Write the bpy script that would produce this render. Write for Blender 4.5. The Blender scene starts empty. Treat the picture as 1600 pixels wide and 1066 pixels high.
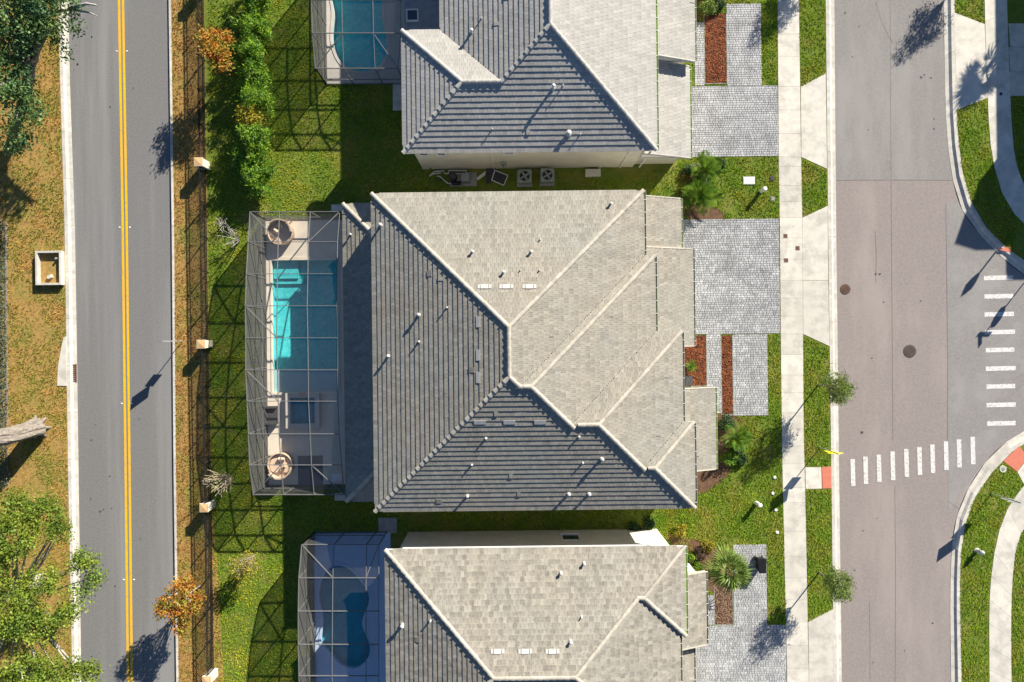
import bpy, bmesh, math, random
import numpy as np
from mathutils import Vector, Matrix, geometry
random.seed(7); np.random.seed(7)
SC = bpy.context.scene
COL = SC.collection
R = math.radians
# ------------------------------------------------------------------ camera, sky, sun, exposure
H = 45.2                 # drone height above the lawns (m)
FPX = 1600 * 24 / 36     # focal length in photo pixels
ROT = R(-0.67)           # the street grid is turned a little in the frame
cam = bpy.data.cameras.new('camera'); cam.lens = 24; cam.sensor_width = 36
cam.clip_end = 2000
camo = bpy.data.objects.new('camera', cam); COL.objects.link(camo)
camo.location = (0, 0, H); camo.rotation_euler = (0, 0, ROT)
SC.camera = camo
SUN_EL = R(25.5); SUN_AZ = R(37.9 + 0.67)      # azimuth clockwise from +Y
w = bpy.data.worlds.new('World'); SC.world = w; w.use_nodes = True
nt = w.node_tree
sky = nt.nodes.new('ShaderNodeTexSky'); sky.sky_type = 'NISHITA'; sky.sun_disc = False
sky.sun_elevation = SUN_EL; sky.sun_rotation = SUN_AZ
sky.air_density = 1.0; sky.dust_density = 0.4; sky.ozone_density = 6.0
nt.nodes['Background'].inputs[1].default_value = 0.050
nt.links.new(sky.outputs[0], nt.nodes['Background'].inputs[0])
sl = bpy.data.lights.new('sun', 'SUN'); sl.energy = 5.0; sl.angle = R(0.5); sl.color = (1.0, 0.93, 0.80)
slo = bpy.data.objects.new('sun', sl); COL.objects.link(slo)
SUND = Vector((math.sin(SUN_AZ)*math.cos(SUN_EL), math.cos(SUN_AZ)*math.cos(SUN_EL), math.sin(SUN_EL)))
slo.rotation_euler = (-SUND).to_track_quat('-Z', 'Y').to_euler(); slo.location = (60, 60, 60)
SC.view_settings.view_transform = 'Standard'; SC.view_settings.look = 'None'
SC.view_settings.exposure = 1.10; SC.view_settings.gamma = 1; SC.view_settings.use_curve_mapping = False
SC.render.resolution_x = 1024; SC.render.resolution_y = 682

def G(px, py, h=0.0):
    """direction of a photo pixel met with the level at height h -> world x, y"""
    s = (H - h) / FPX
    X = (px - 800) * s; Y = (533 - py) * s
    c, n = math.cos(ROT), math.sin(ROT)
    return (X*c - Y*n, X*n + Y*c)
def GV(px, py, h=0.0, z=None):
    x, y = G(px, py, h); return Vector((x, y, h if z is None else z))
def polyG(pts, h=0.0): return [G(a, b, h) for a, b in pts]
def rectG(x0, y0, x1, y1, h=0.0):
    a, b, c, d = G(x0, y0, h), G(x1, y0, h), G(x0, y1, h), G(x1, y1, h)
    return ((a[0]+c[0])/2, (b[0]+d[0])/2, (c[1]+d[1])/2, (a[1]+b[1])/2)   # x0,x1,y0,y1 world

# ------------------------------------------------------------------ materials
MATS = {}
def mat(name, c1, c2=None, scale=4.0, rough=0.85, bump=0.0, bscale=None, c3=None, s3=0.25, f3=0.5,
        tint=0.0, rnd=0.0, metal=0.0, spec=0.25, transl=0.0, lo=0.35, hi=0.65, stretch=None, r3=(.45,.68)):
    if name in MATS: return MATS[name]
    m = bpy.data.materials.new(name); m.use_nodes = True; MATS[name] = m
    n = m.node_tree.nodes; l = m.node_tree.links
    b = n['Principled BSDF']; b.inputs['Roughness'].default_value = rough
    b.inputs['Metallic'].default_value = metal
    b.inputs['Specular IOR Level'].default_value = spec
    geo = n.new('ShaderNodeNewGeometry'); pos = geo.outputs['Position']
    spos = pos
    if stretch:
        mp = n.new('ShaderNodeMapping'); mp.inputs['Scale'].default_value = stretch
        l.new(pos, mp.inputs['Vector']); spos = mp.outputs[0]
    def noise(sc, det=5, rgh=0.6, st=False):
        t = n.new('ShaderNodeTexNoise'); t.inputs['Scale'].default_value = sc
        t.inputs['Detail'].default_value = det; t.inputs['Roughness'].default_value = rgh
        l.new(spos if st else pos, t.inputs['Vector']); return t.outputs['Fac']
    def rng(v, a, c):
        t = n.new('ShaderNodeMapRange'); t.inputs[1].default_value = a; t.inputs[2].default_value = c
        t.interpolation_type = 'SMOOTHSTEP'; l.new(v, t.inputs[0]); return t.outputs[0]
    def mix(f, a, c, mode='MIX'):
        t = n.new('ShaderNodeMix'); t.data_type = 'RGBA'; t.blend_type = mode
        if isinstance(f, float): t.inputs[0].default_value = f
        else: l.new(f, t.inputs[0])
        for i, q in ((6, a), (7, c)):
            if isinstance(q, tuple): t.inputs[i].default_value = (*q, 1)
            else: l.new(q, t.inputs[i])
        return t.outputs[2]
    def gain(col, v, amt):
        t = n.new('ShaderNodeMapRange'); t.inputs[3].default_value = 1-amt; t.inputs[4].default_value = 1+amt
        l.new(v, t.inputs[0])
        h = n.new('ShaderNodeHueSaturation'); l.new(t.outputs[0], h.inputs['Value']); l.new(col, h.inputs['Color'])
        return h.outputs[0]
    if c2 is None:
        rgb = n.new('ShaderNodeRGB'); rgb.outputs[0].default_value = (*c1, 1); col = rgb.outputs[0]
    else: col = mix(rng(noise(scale), lo, hi), c1, c2)
    if c3 is not None:
        mu = n.new('ShaderNodeMath'); mu.operation = 'MULTIPLY'; mu.inputs[1].default_value = f3
        l.new(rng(noise(s3, 6, 0.65, True), *r3), mu.inputs[0]); col = mix(mu.outputs[0], col, c3)
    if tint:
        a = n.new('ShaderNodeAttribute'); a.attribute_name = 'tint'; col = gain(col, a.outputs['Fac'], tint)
    if rnd:
        o = n.new('ShaderNodeObjectInfo'); col = gain(col, o.outputs['Random'], rnd)
    l.new(col, b.inputs['Base Color'])
    if bump:
        bp = n.new('ShaderNodeBump'); bp.inputs['Strength'].default_value = 1.0; bp.inputs['Distance'].default_value = bump
        l.new(noise(bscale or scale*4, 4), bp.inputs['Height']); l.new(bp.outputs[0], b.inputs['Normal'])
    if transl:
        tr = n.new('ShaderNodeBsdfTranslucent'); l.new(col, tr.inputs['Color'])
        mx = n.new('ShaderNodeMixShader'); mx.inputs[0].default_value = transl
        l.new(b.outputs[0], mx.inputs[1]); l.new(tr.outputs[0], mx.inputs[2])
        l.new(mx.outputs[0], n['Material Output'].inputs['Surface'])
    return m
def screen_mat(name, alpha, col):
    m = bpy.data.materials.new(name); m.use_nodes = True; MATS[name] = m
    n = m.node_tree.nodes; l = m.node_tree.links
    n.remove(n['Principled BSDF'])
    t = n.new('ShaderNodeBsdfTransparent'); d = n.new('ShaderNodeBsdfDiffuse'); d.inputs[0].default_value = (*col, 1)
    geo = n.new('ShaderNodeNewGeometry'); ns = n.new('ShaderNodeTexNoise'); ns.inputs['Scale'].default_value = 1.2
    l.new(geo.outputs['Position'], ns.inputs['Vector'])
    mr = n.new('ShaderNodeMapRange'); mr.inputs[1].default_value = .3; mr.inputs[2].default_value = .7
    mr.inputs[3].default_value = alpha*.85; mr.inputs[4].default_value = alpha*1.15; l.new(ns.outputs['Fac'], mr.inputs[0])
    x = n.new('ShaderNodeMixShader'); l.new(mr.outputs[0], x.inputs[0]); l.new(t.outputs[0], x.inputs[1]); l.new(d.outputs[0], x.inputs[2])
    l.new(x.outputs[0], n['Material Output'].inputs['Surface']); return m
def water_mat(name, tint):
    m = bpy.data.materials.new(name); m.use_nodes = True; MATS[name] = m
    n = m.node_tree.nodes; l = m.node_tree.links
    n.remove(n['Principled BSDF'])
    t = n.new('ShaderNodeBsdfTransparent'); t.inputs[0].default_value = (*tint, 1)
    g = n.new('ShaderNodeBsdfGlossy'); g.inputs['Roughness'].default_value = .02
    geo = n.new('ShaderNodeNewGeometry'); ns = n.new('ShaderNodeTexNoise'); ns.inputs['Scale'].default_value = 5
    l.new(geo.outputs['Position'], ns.inputs['Vector'])
    bp = n.new('ShaderNodeBump'); bp.inputs['Distance'].default_value = .02; l.new(ns.outputs['Fac'], bp.inputs['Height'])
    l.new(bp.outputs[0], g.inputs['Normal'])
    x = n.new('ShaderNodeMixShader'); x.inputs[0].default_value = .035; l.new(t.outputs[0], x.inputs[1]); l.new(g.outputs[0], x.inputs[2])
    l.new(x.outputs[0], n['Material Output'].inputs['Surface']); return m

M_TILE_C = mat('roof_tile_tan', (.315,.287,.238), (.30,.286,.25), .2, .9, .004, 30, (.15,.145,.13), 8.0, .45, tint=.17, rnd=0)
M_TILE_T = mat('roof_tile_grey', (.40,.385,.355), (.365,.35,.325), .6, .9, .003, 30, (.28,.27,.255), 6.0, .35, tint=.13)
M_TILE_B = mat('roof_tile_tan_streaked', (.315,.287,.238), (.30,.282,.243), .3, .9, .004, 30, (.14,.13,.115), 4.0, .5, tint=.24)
M_CAP = mat('ridge_tile', (.50,.455,.38), (.43,.395,.335), 2, .9, .003, 30, (.2,.19,.17), 3, .3, rnd=.1)
M_CAPT = mat('ridge_tile_grey', (.48,.46,.42), (.40,.385,.36), 2, .9, .003, 30, rnd=.08)
M_UNDER = mat('underlay', (.29,.26,.22), (.24,.22,.19), 3)
M_STUCCO = mat('stucco_cream', (.70,.655,.55), (.64,.60,.50), 1.2, .9, .004, 60, (.55,.52,.44), .5, .35)
M_WHITE = mat('white_paint', (.78,.77,.73), (.72,.71,.68), 3, .5, spec=.4)
M_PIPE = mat('vent_pipe_white', (.66,.65,.62), (.54,.53,.50), 6, .5)
M_VENTW = mat('ridge_vent_white', (.52,.51,.48), (.46,.45,.42), 6, .6)
M_GREYV = mat('vent_tile_pale', (.46,.45,.43), (.40,.395,.38), 5, .7)
M_GUT_G = mat('gutter_algae', (.13,.26,.02), (.20,.30,.06), 9, .7)
M_GUT_D = mat('gutter_dark', (.05,.07,.035), (.12,.12,.08), 9, .7)  # litter tone darkened to carry the shadow inside the gutters
M_GLASS = mat('window_glass', (.03,.045,.06), rough=.08, spec=.8)
M_CONC = mat('concrete_walk', (.63,.59,.52), (.55,.52,.46), 1.6, .9, .003, 60, (.38,.36,.32), .8, .5, rnd=.10)
M_CONC2 = mat('concrete_kerb', (.62,.58,.51), (.50,.47,.42), 2.5, .9, .003, 50, (.36,.34,.31), 1.1, .45, rnd=.08)
M_CONCG = mat('concrete_grey', (.36,.36,.34), (.28,.28,.27), 3, .9, .003, 50)
M_CORAL = mat('tactile_coral', (.62,.20,.13), (.55,.18,.12), 5, .8, .004, 60)
M_ASPH_W = mat('asphalt_grey', (.205,.201,.196), (.155,.152,.149), 9, .92, .006, 60, (.265,.26,.254), .5, .7, stretch=(1,.04,1), lo=.25, hi=.75)
M_ASPH_E = mat('asphalt_pinkish', (.305,.264,.246), (.242,.209,.197), 7, .92, .006, 60, (.345,.298,.278), .35, .7, stretch=(1,.25,1), lo=.25, hi=.75)
M_ASPH_N = mat('asphalt_newer_grey', (.275,.258,.245), (.22,.207,.197), 7, .92, .006, 60, (.31,.292,.278), .4, .7, stretch=(1,.25,1), lo=.25, hi=.75)
M_ASPH_S = mat('asphalt_side_street', (.285,.268,.257), (.225,.212,.204), 7, .92, .006, 60, (.315,.298,.286), .4, .7, lo=.25, hi=.75)
M_SEAM = mat('asphalt_seam', (.19,.172,.163), (.24,.215,.203), 6, .9)
M_STAIN = mat('oil_stain', (.055,.052,.05), (.09,.085,.08), 8, .7)
M_YEL = mat('road_paint_yellow', (.80,.47,.008), (.70,.40,.012), 9, .6, .001, 60, (.42,.29,.08), 4, .5)
M_WPAINT = mat('road_paint_white', (.72,.70,.665), (.60,.585,.56), 9, .6, .001, 60, (.30,.285,.27), 7, .75, r3=(.5,.66))
M_LAWN = mat('lawn_soil', (.145,.195,.022), (.095,.145,.016), 3.5, .95, .02, 25, (.26,.21,.06), .5, .55)
M_VERGE = mat('verge_dry', (.40,.25,.08), (.30,.18,.055), 4, .95, .02, 25, (.22,.22,.05), .5, .7)
M_EARTH = mat('earth_far', (.10,.11,.035), (.14,.12,.05), .4, .95)
M_GRASS = mat('grass_blades', (.23,.42,.022), (.55,.51,.04), .6, .7, tint=.4, transl=.35, c3=(.08,.23,.018), s3=.35, f3=.8)
M_GRASSF = mat('grass_front', (.34,.48,.026), (.20,.36,.02), .9, .7, tint=.4, transl=.35, c3=(.48,.40,.06), s3=.6, f3=.75, r3=(.44,.64))
M_DRY = mat('grass_dry', (.62,.37,.085), (.44,.25,.06), 1.1, .8, tint=.4, transl=.3, c3=(.25,.31,.035), s3=.55, f3=.9, r3=(.37,.52))
M_DRY2 = mat('grass_dry_brown', (.50,.28,.085), (.36,.19,.06), .9, .8, tint=.4, transl=.3, c3=(.26,.28,.04), s3=.5, f3=.7, r3=(.42,.62))
M_PAVER = mat('paver_grey', (.46,.465,.47), (.36,.365,.37), .8, .85, .002, 60, (.24,.24,.245), 1.0, .45, tint=.3)
M_PAVERT = mat('paver_pale', (.47,.47,.475), (.39,.39,.395), .8, .85, .002, 60, (.25,.25,.255), .8, .4, tint=.2)
M_SAND = mat('paver_joint_sand', (.25,.245,.24), (.20,.195,.19), 8)
M_MULCH = mat('bark_chips', (.27,.085,.032), (.17,.05,.022), 3, .9, tint=.5)
M_MULCHB = mat('mulch_brown', (.17,.095,.055), (.11,.065,.04), 3, .95, .02, 20)
M_DECK = mat('pool_deck_tan', (.75,.66,.54), (.69,.61,.50), 2, .85, .002, 50)
M_DECKG = mat('pool_deck_pale', (.56,.52,.47), (.50,.47,.43), 2, .85, .002, 50)
M_DECKB = mat('pool_deck_blue_grey', (.46,.58,.76), (.42,.54,.72), 2, .85, .002, 50)  # bluish shade over this deck is put into its base colour
M_POOL = mat('pool_plaster', (.09,.60,.60), (.06,.50,.53), 3.0, .8, c3=(.28,.74,.72), s3=7, f3=.55)
M_POOLD = mat('pool_plaster_deep', (.05,.38,.46), (.04,.31,.40), 3.0, .8)
M_SHELF = mat('pool_shelf_plaster', (.60,.60,.60), (.54,.55,.56), 4, .8)
M_WATER = water_mat('pool_water', (.78,.97,.99))
M_WATERS = water_mat('spa_water', (.6,.9,.93))
M_ALU = mat('cage_aluminium', (.17,.17,.168), (.14,.14,.138), 4, .5, spec=.4)
M_SCRW = screen_mat('screen_mesh_wall', .66, (.12,.12,.12))
M_SCRE = screen_mat('screen_mesh_end', .28, (.13,.13,.13))
M_SCRR = screen_mat('screen_mesh_roof', .11, (.13,.13,.135))
M_BLACK = mat('black_metal', (.012,.012,.013), (.02,.02,.02), 8, .5, spec=.4)
M_PLASTIC = mat('black_plastic', (.015,.015,.017), rough=.45, spec=.4)
M_DKGREY = mat('dark_grey', (.07,.07,.075), (.05,.05,.055), 6, .8)
M_GREY = mat('mid_grey', (.30,.31,.31), (.25,.26,.26), 6, .7)
M_ACG = mat('unit_grey_green', (.33,.38,.34), (.27,.32,.29), 6, .6)
M_COLCAP = mat('column_cap_tan', (.62,.40,.20), (.54,.34,.17), 4, .85)
M_RUST = mat('rusty_iron', (.16,.075,.045), (.10,.05,.035), 10, .8, .003, 40)
M_IRON = mat('cast_iron', (.10,.075,.06), (.07,.055,.05), 10, .7, .003, 40)
M_CUSH = mat('cushion_tan', (.70,.53,.40), (.64,.49,.37), 5, .9)
M_WICK = mat('wicker_brown', (.56,.43,.32), (.47,.36,.27), 14, .9)
M_CREAM = mat('cream_fabric', (.68,.54,.38), (.62,.49,.34), 5, .9)
M_BARK = mat('oak_bark', (.27,.235,.20), (.17,.15,.13), 6, .95, .02, 14, stretch=(1,1,.35))
M_BARKP = mat('pale_branch', (.44,.41,.37), (.34,.31,.28), 8, .95)
M_TWIG = mat('dry_twig', (.52,.44,.31), (.40,.33,.22), 6, .9)
M_SIGNY = mat('sign_yellow', (.80,.72,.02), rough=.4)
M_SIGNB = mat('sign_back', (.52,.53,.54), (.46,.47,.48), 5, .4, metal=.6)
M_RED = mat('sign_red', (.55,.02,.02), rough=.4)
M_LEAF_OAKD = mat('leaf_oak_dark', (.06,.14,.055), (.14,.22,.06), .8, .5, tint=.55, transl=.25)
M_LEAF_OAKL = mat('leaf_oak_light', (.27,.33,.04), (.14,.23,.03), .7, .5, tint=.5, transl=.35)
M_LEAF_HEDGE = mat('leaf_hedge', (.23,.36,.022), (.07,.19,.02), 2.2, .5, tint=.5, transl=.35)
M_LEAF_ORG = mat('leaf_orange', (.55,.19,.035), (.28,.29,.035), 1.8, .6, tint=.4, transl=.35)
M_LEAF_YEL = mat('leaf_yellow', (.42,.34,.03), (.26,.24,.03), 1.4, .6, tint=.4, transl=.35)
M_LEAF_DK = mat('leaf_dark', (.03,.075,.022), (.05,.10,.028), 2, .5, tint=.5, transl=.2)
M_LEAF_PALM = mat('leaf_palm', (.25,.33,.08), (.16,.25,.05), 2, .4, tint=.3, transl=.3, rnd=.2)
M_LEAF_PALMB = mat('leaf_palm_bright', (.20,.31,.035), (.10,.21,.025), 2, .4, tint=.3, transl=.35, rnd=.2)
M_LEAF_ST = mat('leaf_street_tree', (.11,.18,.03), (.18,.23,.04), 1.5, .5, tint=.5, transl=.3)

# ------------------------------------------------------------------ builders
ORG = {}
def link(o): COL.objects.link(o); return o
def tag(o, label=None, cat=None, group=None, kind=None):
    if label: o['label'] = label
    if cat: o['category'] = cat
    if group: o['group'] = group
    if kind: o['kind'] = kind
    return o
def thing(name, label, cat, loc, group=None):
    o = link(bpy.data.objects.new(name, None)); o.empty_display_size = .2
    o.location = loc; ORG[o.name] = Vector(loc); return tag(o, label, cat, group)
def struct(name, loc=(0, 0, 0)):
    o = link(bpy.data.objects.new(name, None)); o.location = loc; ORG[o.name] = Vector(loc)
    o['kind'] = 'structure'; return o
def put(name, me, parent=None, org=None):
    o = link(bpy.data.objects.new(name, me))
    if parent is not None: o.parent = parent; ORG[o.name] = ORG[parent.name].copy()
    else: o.location = org; ORG[o.name] = Vector(org)
    return o
class MB:
    def __init__(s): s.v = []; s.f = []; s.t = []
    def add(s, vs, fs, tint=None):
        k = len(s.v); s.v += [tuple(v) for v in vs]; s.f += [tuple(i+k for i in f) for f in fs]
        s.t += list(tint) if isinstance(tint, list) else [0.5 if tint is None else tint]*len(vs); return s
    def box(s, x0, x1, y0, y1, z0, z1, tint=None):
        return s.add([(x0,y0,z0),(x1,y0,z0),(x1,y1,z0),(x0,y1,z0),(x0,y0,z1),(x1,y0,z1),(x1,y1,z1),(x0,y1,z1)],
              [(3,2,1,0),(4,5,6,7),(0,1,5,4),(1,2,6,5),(2,3,7,6),(3,0,4,7)], tint)
    def obox(s, c, sz, rz=0.0, rx=0.0, ry=0.0):
        m = Matrix.Rotation(rz, 3, 'Z') @ Matrix.Rotation(rx, 3, 'X') @ Matrix.Rotation(ry, 3, 'Y'); c = Vector(c)
        q = [m @ Vector((a*sz[0]/2, b*sz[1]/2, d*sz[2]/2)) + c for d in (-1, 1) for a, b in ((-1,-1),(1,-1),(1,1),(-1,1))]
        return s.add(q, [(3,2,1,0),(4,5,6,7),(0,1,5,4),(1,2,6,5),(2,3,7,6),(3,0,4,7)])
    def prism(s, poly, z0, z1, tint=None):
        n = len(poly); a = sum(poly[i][0]*poly[(i+1) % n][1]-poly[(i+1) % n][0]*poly[i][1] for i in range(n))
        if a < 0: poly = poly[::-1]
        vs = [(x, y, z0) for x, y in poly] + [(x, y, z1) for x, y in poly]
        return s.add(vs, [tuple(range(n-1, -1, -1)), tuple(range(n, 2*n))] + [(i, (i+1) % n, n+(i+1) % n, n+i) for i in range(n)], tint)
    def sheet(s, poly, z):
        n = len(poly); a = sum(poly[i][0]*poly[(i+1) % n][1]-poly[(i+1) % n][0]*poly[i][1] for i in range(n))
        if a < 0: poly = poly[::-1]
        return s.add([(x, y, z) for x, y in poly], [tuple(range(n))])
    def holed(s, outer, holes, z):
        loops = [[Vector((x, y, 0)) for x, y in p] for p in [outer]+holes]
        tris = geometry.tessellate_polygon(loops)
        vs = [(v.x, v.y, z) for lp in loops for v in lp]; out = []
        for t in tris:
            a, b, c = [vs[i] for i in t]
            if (b[0]-a[0])*(c[1]-a[1])-(c[0]-a[0])*(b[1]-a[1]) < 0: t = (t[0], t[2], t[1])
            out.append(tuple(t))
        return s.add(vs, out)
    def tube(s, pts, r, n=6, caps=True):
        pts = [Vector(p) for p in pts]; rs = r if isinstance(r, (list, tuple)) else [r]*len(pts); vs = []; fs = []
        for i, p in enumerate(pts):
            d = (pts[min(i+1, len(pts)-1)] - pts[max(i-1, 0)]); d = d.normalized() if d.length > 1e-9 else Vector((0,0,1))
            u = d.cross(Vector((0,0,1)) if abs(d.z) < .95 else Vector((1,0,0))).normalized(); q = d.cross(u)
            for k in range(n):
                a = 2*math.pi*k/n; vs.append(p + (u*math.cos(a)+q*math.sin(a))*rs[i])
        for i in range(len(pts)-1):
            for k in range(n):
                fs.append((i*n+k, i*n+(k+1) % n, (i+1)*n+(k+1) % n, (i+1)*n+k))
        if caps: fs += [tuple(range(n-1, -1, -1)), tuple(range((len(pts)-1)*n, len(pts)*n))]
        return s.add(vs, fs)
    def beam(s, a, b, wd, ht):
        a = Vector(a); b = Vector(b); d = (b-a).normalized()
        u = d.cross(Vector((0,0,1)) if abs(d.z) < .95 else Vector((0,1,0))).normalized()*wd/2; q = u.cross(d).normalized()*ht/2
        vs = [a-u-q, a+u-q, a+u+q, a-u+q, b-u-q, b+u-q, b+u+q, b-u+q]
        return s.add(vs, [(3,2,1,0),(4,5,6,7),(0,1,5,4),(1,2,6,5),(2,3,7,6),(3,0,4,7)])
    def lathe(s, cx, cy, prof, n=16):
        vs = []; fs = []
        for r, z in prof:
            for k in range(n):
                a = 2*math.pi*k/n; vs.append((cx+r*math.cos(a), cy+r*math.sin(a), z))
        m = len(prof)
        for i in range(m-1):
            for k in range(n): fs.append((i*n+k, i*n+(k+1) % n, (i+1)*n+(k+1) % n, (i+1)*n+k))
        fs += [tuple(range(n-1, -1, -1)), tuple(range((m-1)*n, m*n))]
        return s.add(vs, fs)
    def mesh(s, name, m, org=(0, 0, 0), smooth=False, tint=False):
        me = bpy.data.meshes.new(name); ox, oy, oz = org
        me.from_pydata([(x-ox, y-oy, z-oz) for x, y, z in s.v], [], s.f)
        me.materials.append(m)
        if tint:
            a = me.attributes.new('tint', 'FLOAT', 'POINT'); a.data.foreach_set('value', s.t)
        if smooth: me.polygons.foreach_set('use_smooth', [True]*len(me.polygons))
        me.update(); return me
    def build(s, name, m, parent=None, smooth=False, org=None, tint=False, kind=None):
        if parent is not None: org = ORG[parent.name]
        elif org is None:
            a = np.array(s.v); org = ((a[:,0].min()+a[:,0].max())/2, (a[:,1].min()+a[:,1].max())/2, a[:,2].min())
        o = put(name, s.mesh(name, m, org, smooth, tint), parent, org)
        if kind: o['kind'] = kind
        return o
def arr_mesh(name, V, F, m, org, tint=None, smooth=False):
    """V (n,3), F (k,c) numpy arrays"""
    me = bpy.data.meshes.new(name); n, c = F.shape
    me.vertices.add(len(V)); me.vertices.foreach_set('co', (V-np.array(org)).astype(np.float32).ravel())
    me.loops.add(n*c); me.loops.foreach_set('vertex_index', F.astype(np.int32).ravel())
    me.polygons.add(n); me.polygons.foreach_set('loop_start', np.arange(0, n*c, c, dtype=np.int32))
    me.polygons.foreach_set('loop_total', np.full(n, c, np.int32))
    if tint is not None:
        a = me.attributes.new('tint', 'FLOAT', 'POINT'); a.data.foreach_set('value', tint.astype(np.float32))
    me.materials.append(m); me.update(calc_edges=True); me.validate(); return me
def copy_tree(o, loc=None, parent=None, **kw):
    c = link(o.copy()); c.parent = parent
    if loc is not None: c.location = loc
    ORG[c.name] = Vector(loc) if loc is not None else ORG[parent.name].copy()
    for k, v in kw.items(): c[k] = v
    for ch in list(o.children): copy_tree(ch, None, c)
    return c
def chaikin(p, k=2):
    for _ in range(k):
        q = []
        for i in range(len(p)):
            a, b = p[i], p[(i+1) % len(p)]
            q += [(a[0]*.75+b[0]*.25, a[1]*.75+b[1]*.25), (a[0]*.25+b[0]*.75, a[1]*.25+b[1]*.75)]
        p = q
    return p
def smooth_line(p, k=2):
    for _ in range(k):
        q = [p[0]]
        for a, b in zip(p[:-1], p[1:]): q += [(a[0]*.75+b[0]*.25, a[1]*.75+b[1]*.25), (a[0]*.25+b[0]*.75, a[1]*.25+b[1]*.75)]
        p = q + [p[-1]]
    return p
def along(p, ts):
    P = np.array(p, float); d = np.r_[0, np.cumsum(np.hypot(*np.diff(P, axis=0).T))]; d /= d[-1]
    return [(float(np.interp(t, d, P[:,0])), float(np.interp(t, d, P[:,1]))) for t in ts]
def inpoly(X, Y, poly):
    r = np.zeros(X.shape, bool); n = len(poly)
    for i in range(n):
        x0, y0 = poly[i]; x1, y1 = poly[(i+1) % n]
        if y0 == y1: continue
        c = ((y0 > Y) != (y1 > Y)) & (X < (x1-x0)*(Y-y0)/(y1-y0)+x0); r ^= c
    return r
# ================================================================== SETTING: ground, roads, kerbs, walks
ZR = -0.12                                               # road level; lawns are at 0
def sheet(name, pts, z, m, parent=None, h=0.0):
    o = MB().sheet(polyG(pts, h), z).build(name, m, parent)
    if parent is None: o['kind'] = 'structure'
    return o
# lines in photo pixels (top to bottom)
WK_out = [(85,-160),(91,0),(94,118),(101,350),(104,530),(106,706),(113,1050),(116,1230)]      # verge side of the west kerb
WK_in = [(102,-160),(105,0),(107,118),(115,350),(118,530),(120.5,706),(125,1050),(128,1230)]
WE_in = [(261,-160),(263,0),(268,360),(270.5,706),(275,1066),(277,1230)]
WE_out = [(265,-160),(267,0),(272,360),(274.5,706),(279,1066),(281,1230)]
EK_in = [(1288,-160),(1290,0),(1293.5,330),(1298,680),(1303,1066),(1305,1230)]                 # lawn side, street kerb by the houses
EK_out = [(1303,-160),(1305,0),(1307.5,330),(1311.5,680),(1316.5,1066),(1318,1230)]
NE_a = smooth_line([(1474,-160),(1476,0),(1479,180),(1483,230),(1488,270),(1497,310),(1511,340),(1536,370),(1557,391),(1585,420),(1640,450),(1800,470)])
NE_l = smooth_line([(1489,-160),(1491,0),(1494,180),(1498,230),(1503.5,270),(1512,305),(1528,340),(1552,370),(1580,394),(1605,412),(1650,436),(1800,455)])
SE_a = smooth_line([(1800,640),(1640,655),(1600,673.5),(1559,701.6),(1532.5,733.5),(1510,771),(1493,816),(1487.5,868.5),(1486,951),(1488,1066),(1490,1230)])
SE_l = smooth_line([(1800,657),(1640,672),(1600,690),(1570,715),(1540,748.5),(1517.5,786),(1504,831),(1500,876),(1499.5,951),(1502.5,1066),(1504,1230)])
road_w = sheet('road_west', WK_in[:] + WE_in[::-1], ZR, M_ASPH_W)
road_e = sheet('road_east', [(1303,-160),(1305,0),(1307.5,330),(1311.5,680),(1316.5,1066),(1318,1230),(1490,1230)] + [p for p in SE_a[::-1]][1:] + NE_a[::-1], ZR, M_ASPH_E)
sheet('asphalt_patch', [(1304,-160),(1305.5,0),(1307.3,281),(1490,281),(1483,230),(1479.5,180),(1476.5,0),(1475,-160)], ZR+.004, M_ASPH_N, road_e)
sheet('asphalt_patch', [(1480,318),(1497,313),(1511,341),(1536,371),(1557,392),(1585,421),(1640,451),(1800,471),(1800,639),(1640,654),(1600,672),(1559,700),(1532,732),(1484,800),(1482,560)], ZR+.004, M_ASPH_S, road_e)
def strip(name, pts, wpx, z, m, parent):
    P = [Vector(G(*p)) for p in pts]; L = []; Rr = []; hw = wpx/23.6/2
    for i, p in enumerate(P):
        d = (P[min(i+1, len(P)-1)]-P[max(i-1, 0)]).normalized(); n = Vector((-d.y, d.x))*hw; L.append(tuple(p+n)); Rr.append(tuple(p-n))
    mb = MB(); n = len(P)
    mb.add([(x, y, z) for x, y in L+Rr], [(i, n+i, n+i+1, i+1) for i in range(n-1)])
    return mb.build(name, m, parent)
strip('asphalt_seam', [(1392,-160),(1393,150),(1394,280)], 1.0, ZR+.008, M_SEAM, road_e)
strip('asphalt_seam', [(1394,282),(1396,560),(1397,690)], .7, ZR+.008, M_SEAM, road_e)
strip('asphalt_seam', [(1480,318),(1481,430),(1483,560),(1482,700)], .8, ZR+.008, M_SEAM, road_e)
strip('asphalt_seam', [(1306,281),(1400,280.5),(1490,281)], .8, ZR+.008, M_SEAM, road_e)
strip('asphalt_seam', [(1400,760),(1401,900),(1400,1230)], .5, ZR+.008, M_SEAM, road_e)
strip('asphalt_seam', [(1370,2),(1378,30),(1390,55),(1397,66)], .9, ZR+.008, M_SEAM, road_e)
strip('asphalt_seam', [(1483,784),(1492,790),(1500,795)], .7, ZR+.008, M_SEAM, road_e)
strip('asphalt_seam', [(1369,360),(1371,400),(1370,440)], .9, ZR+.008, M_SEAM, road_e)
strip('asphalt_seam', [(1360,940),(1361,1000),(1361,1066)], .5, ZR+.008, M_SEAM, road_e)
for k in range(5):
    strip('tyre_mark', [(1610,575+k*4),(1590,592+k*5),(1572,610+k*5),(1556,630+k*4)], .7, ZR+.008, M_SEAM, road_e)
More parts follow.
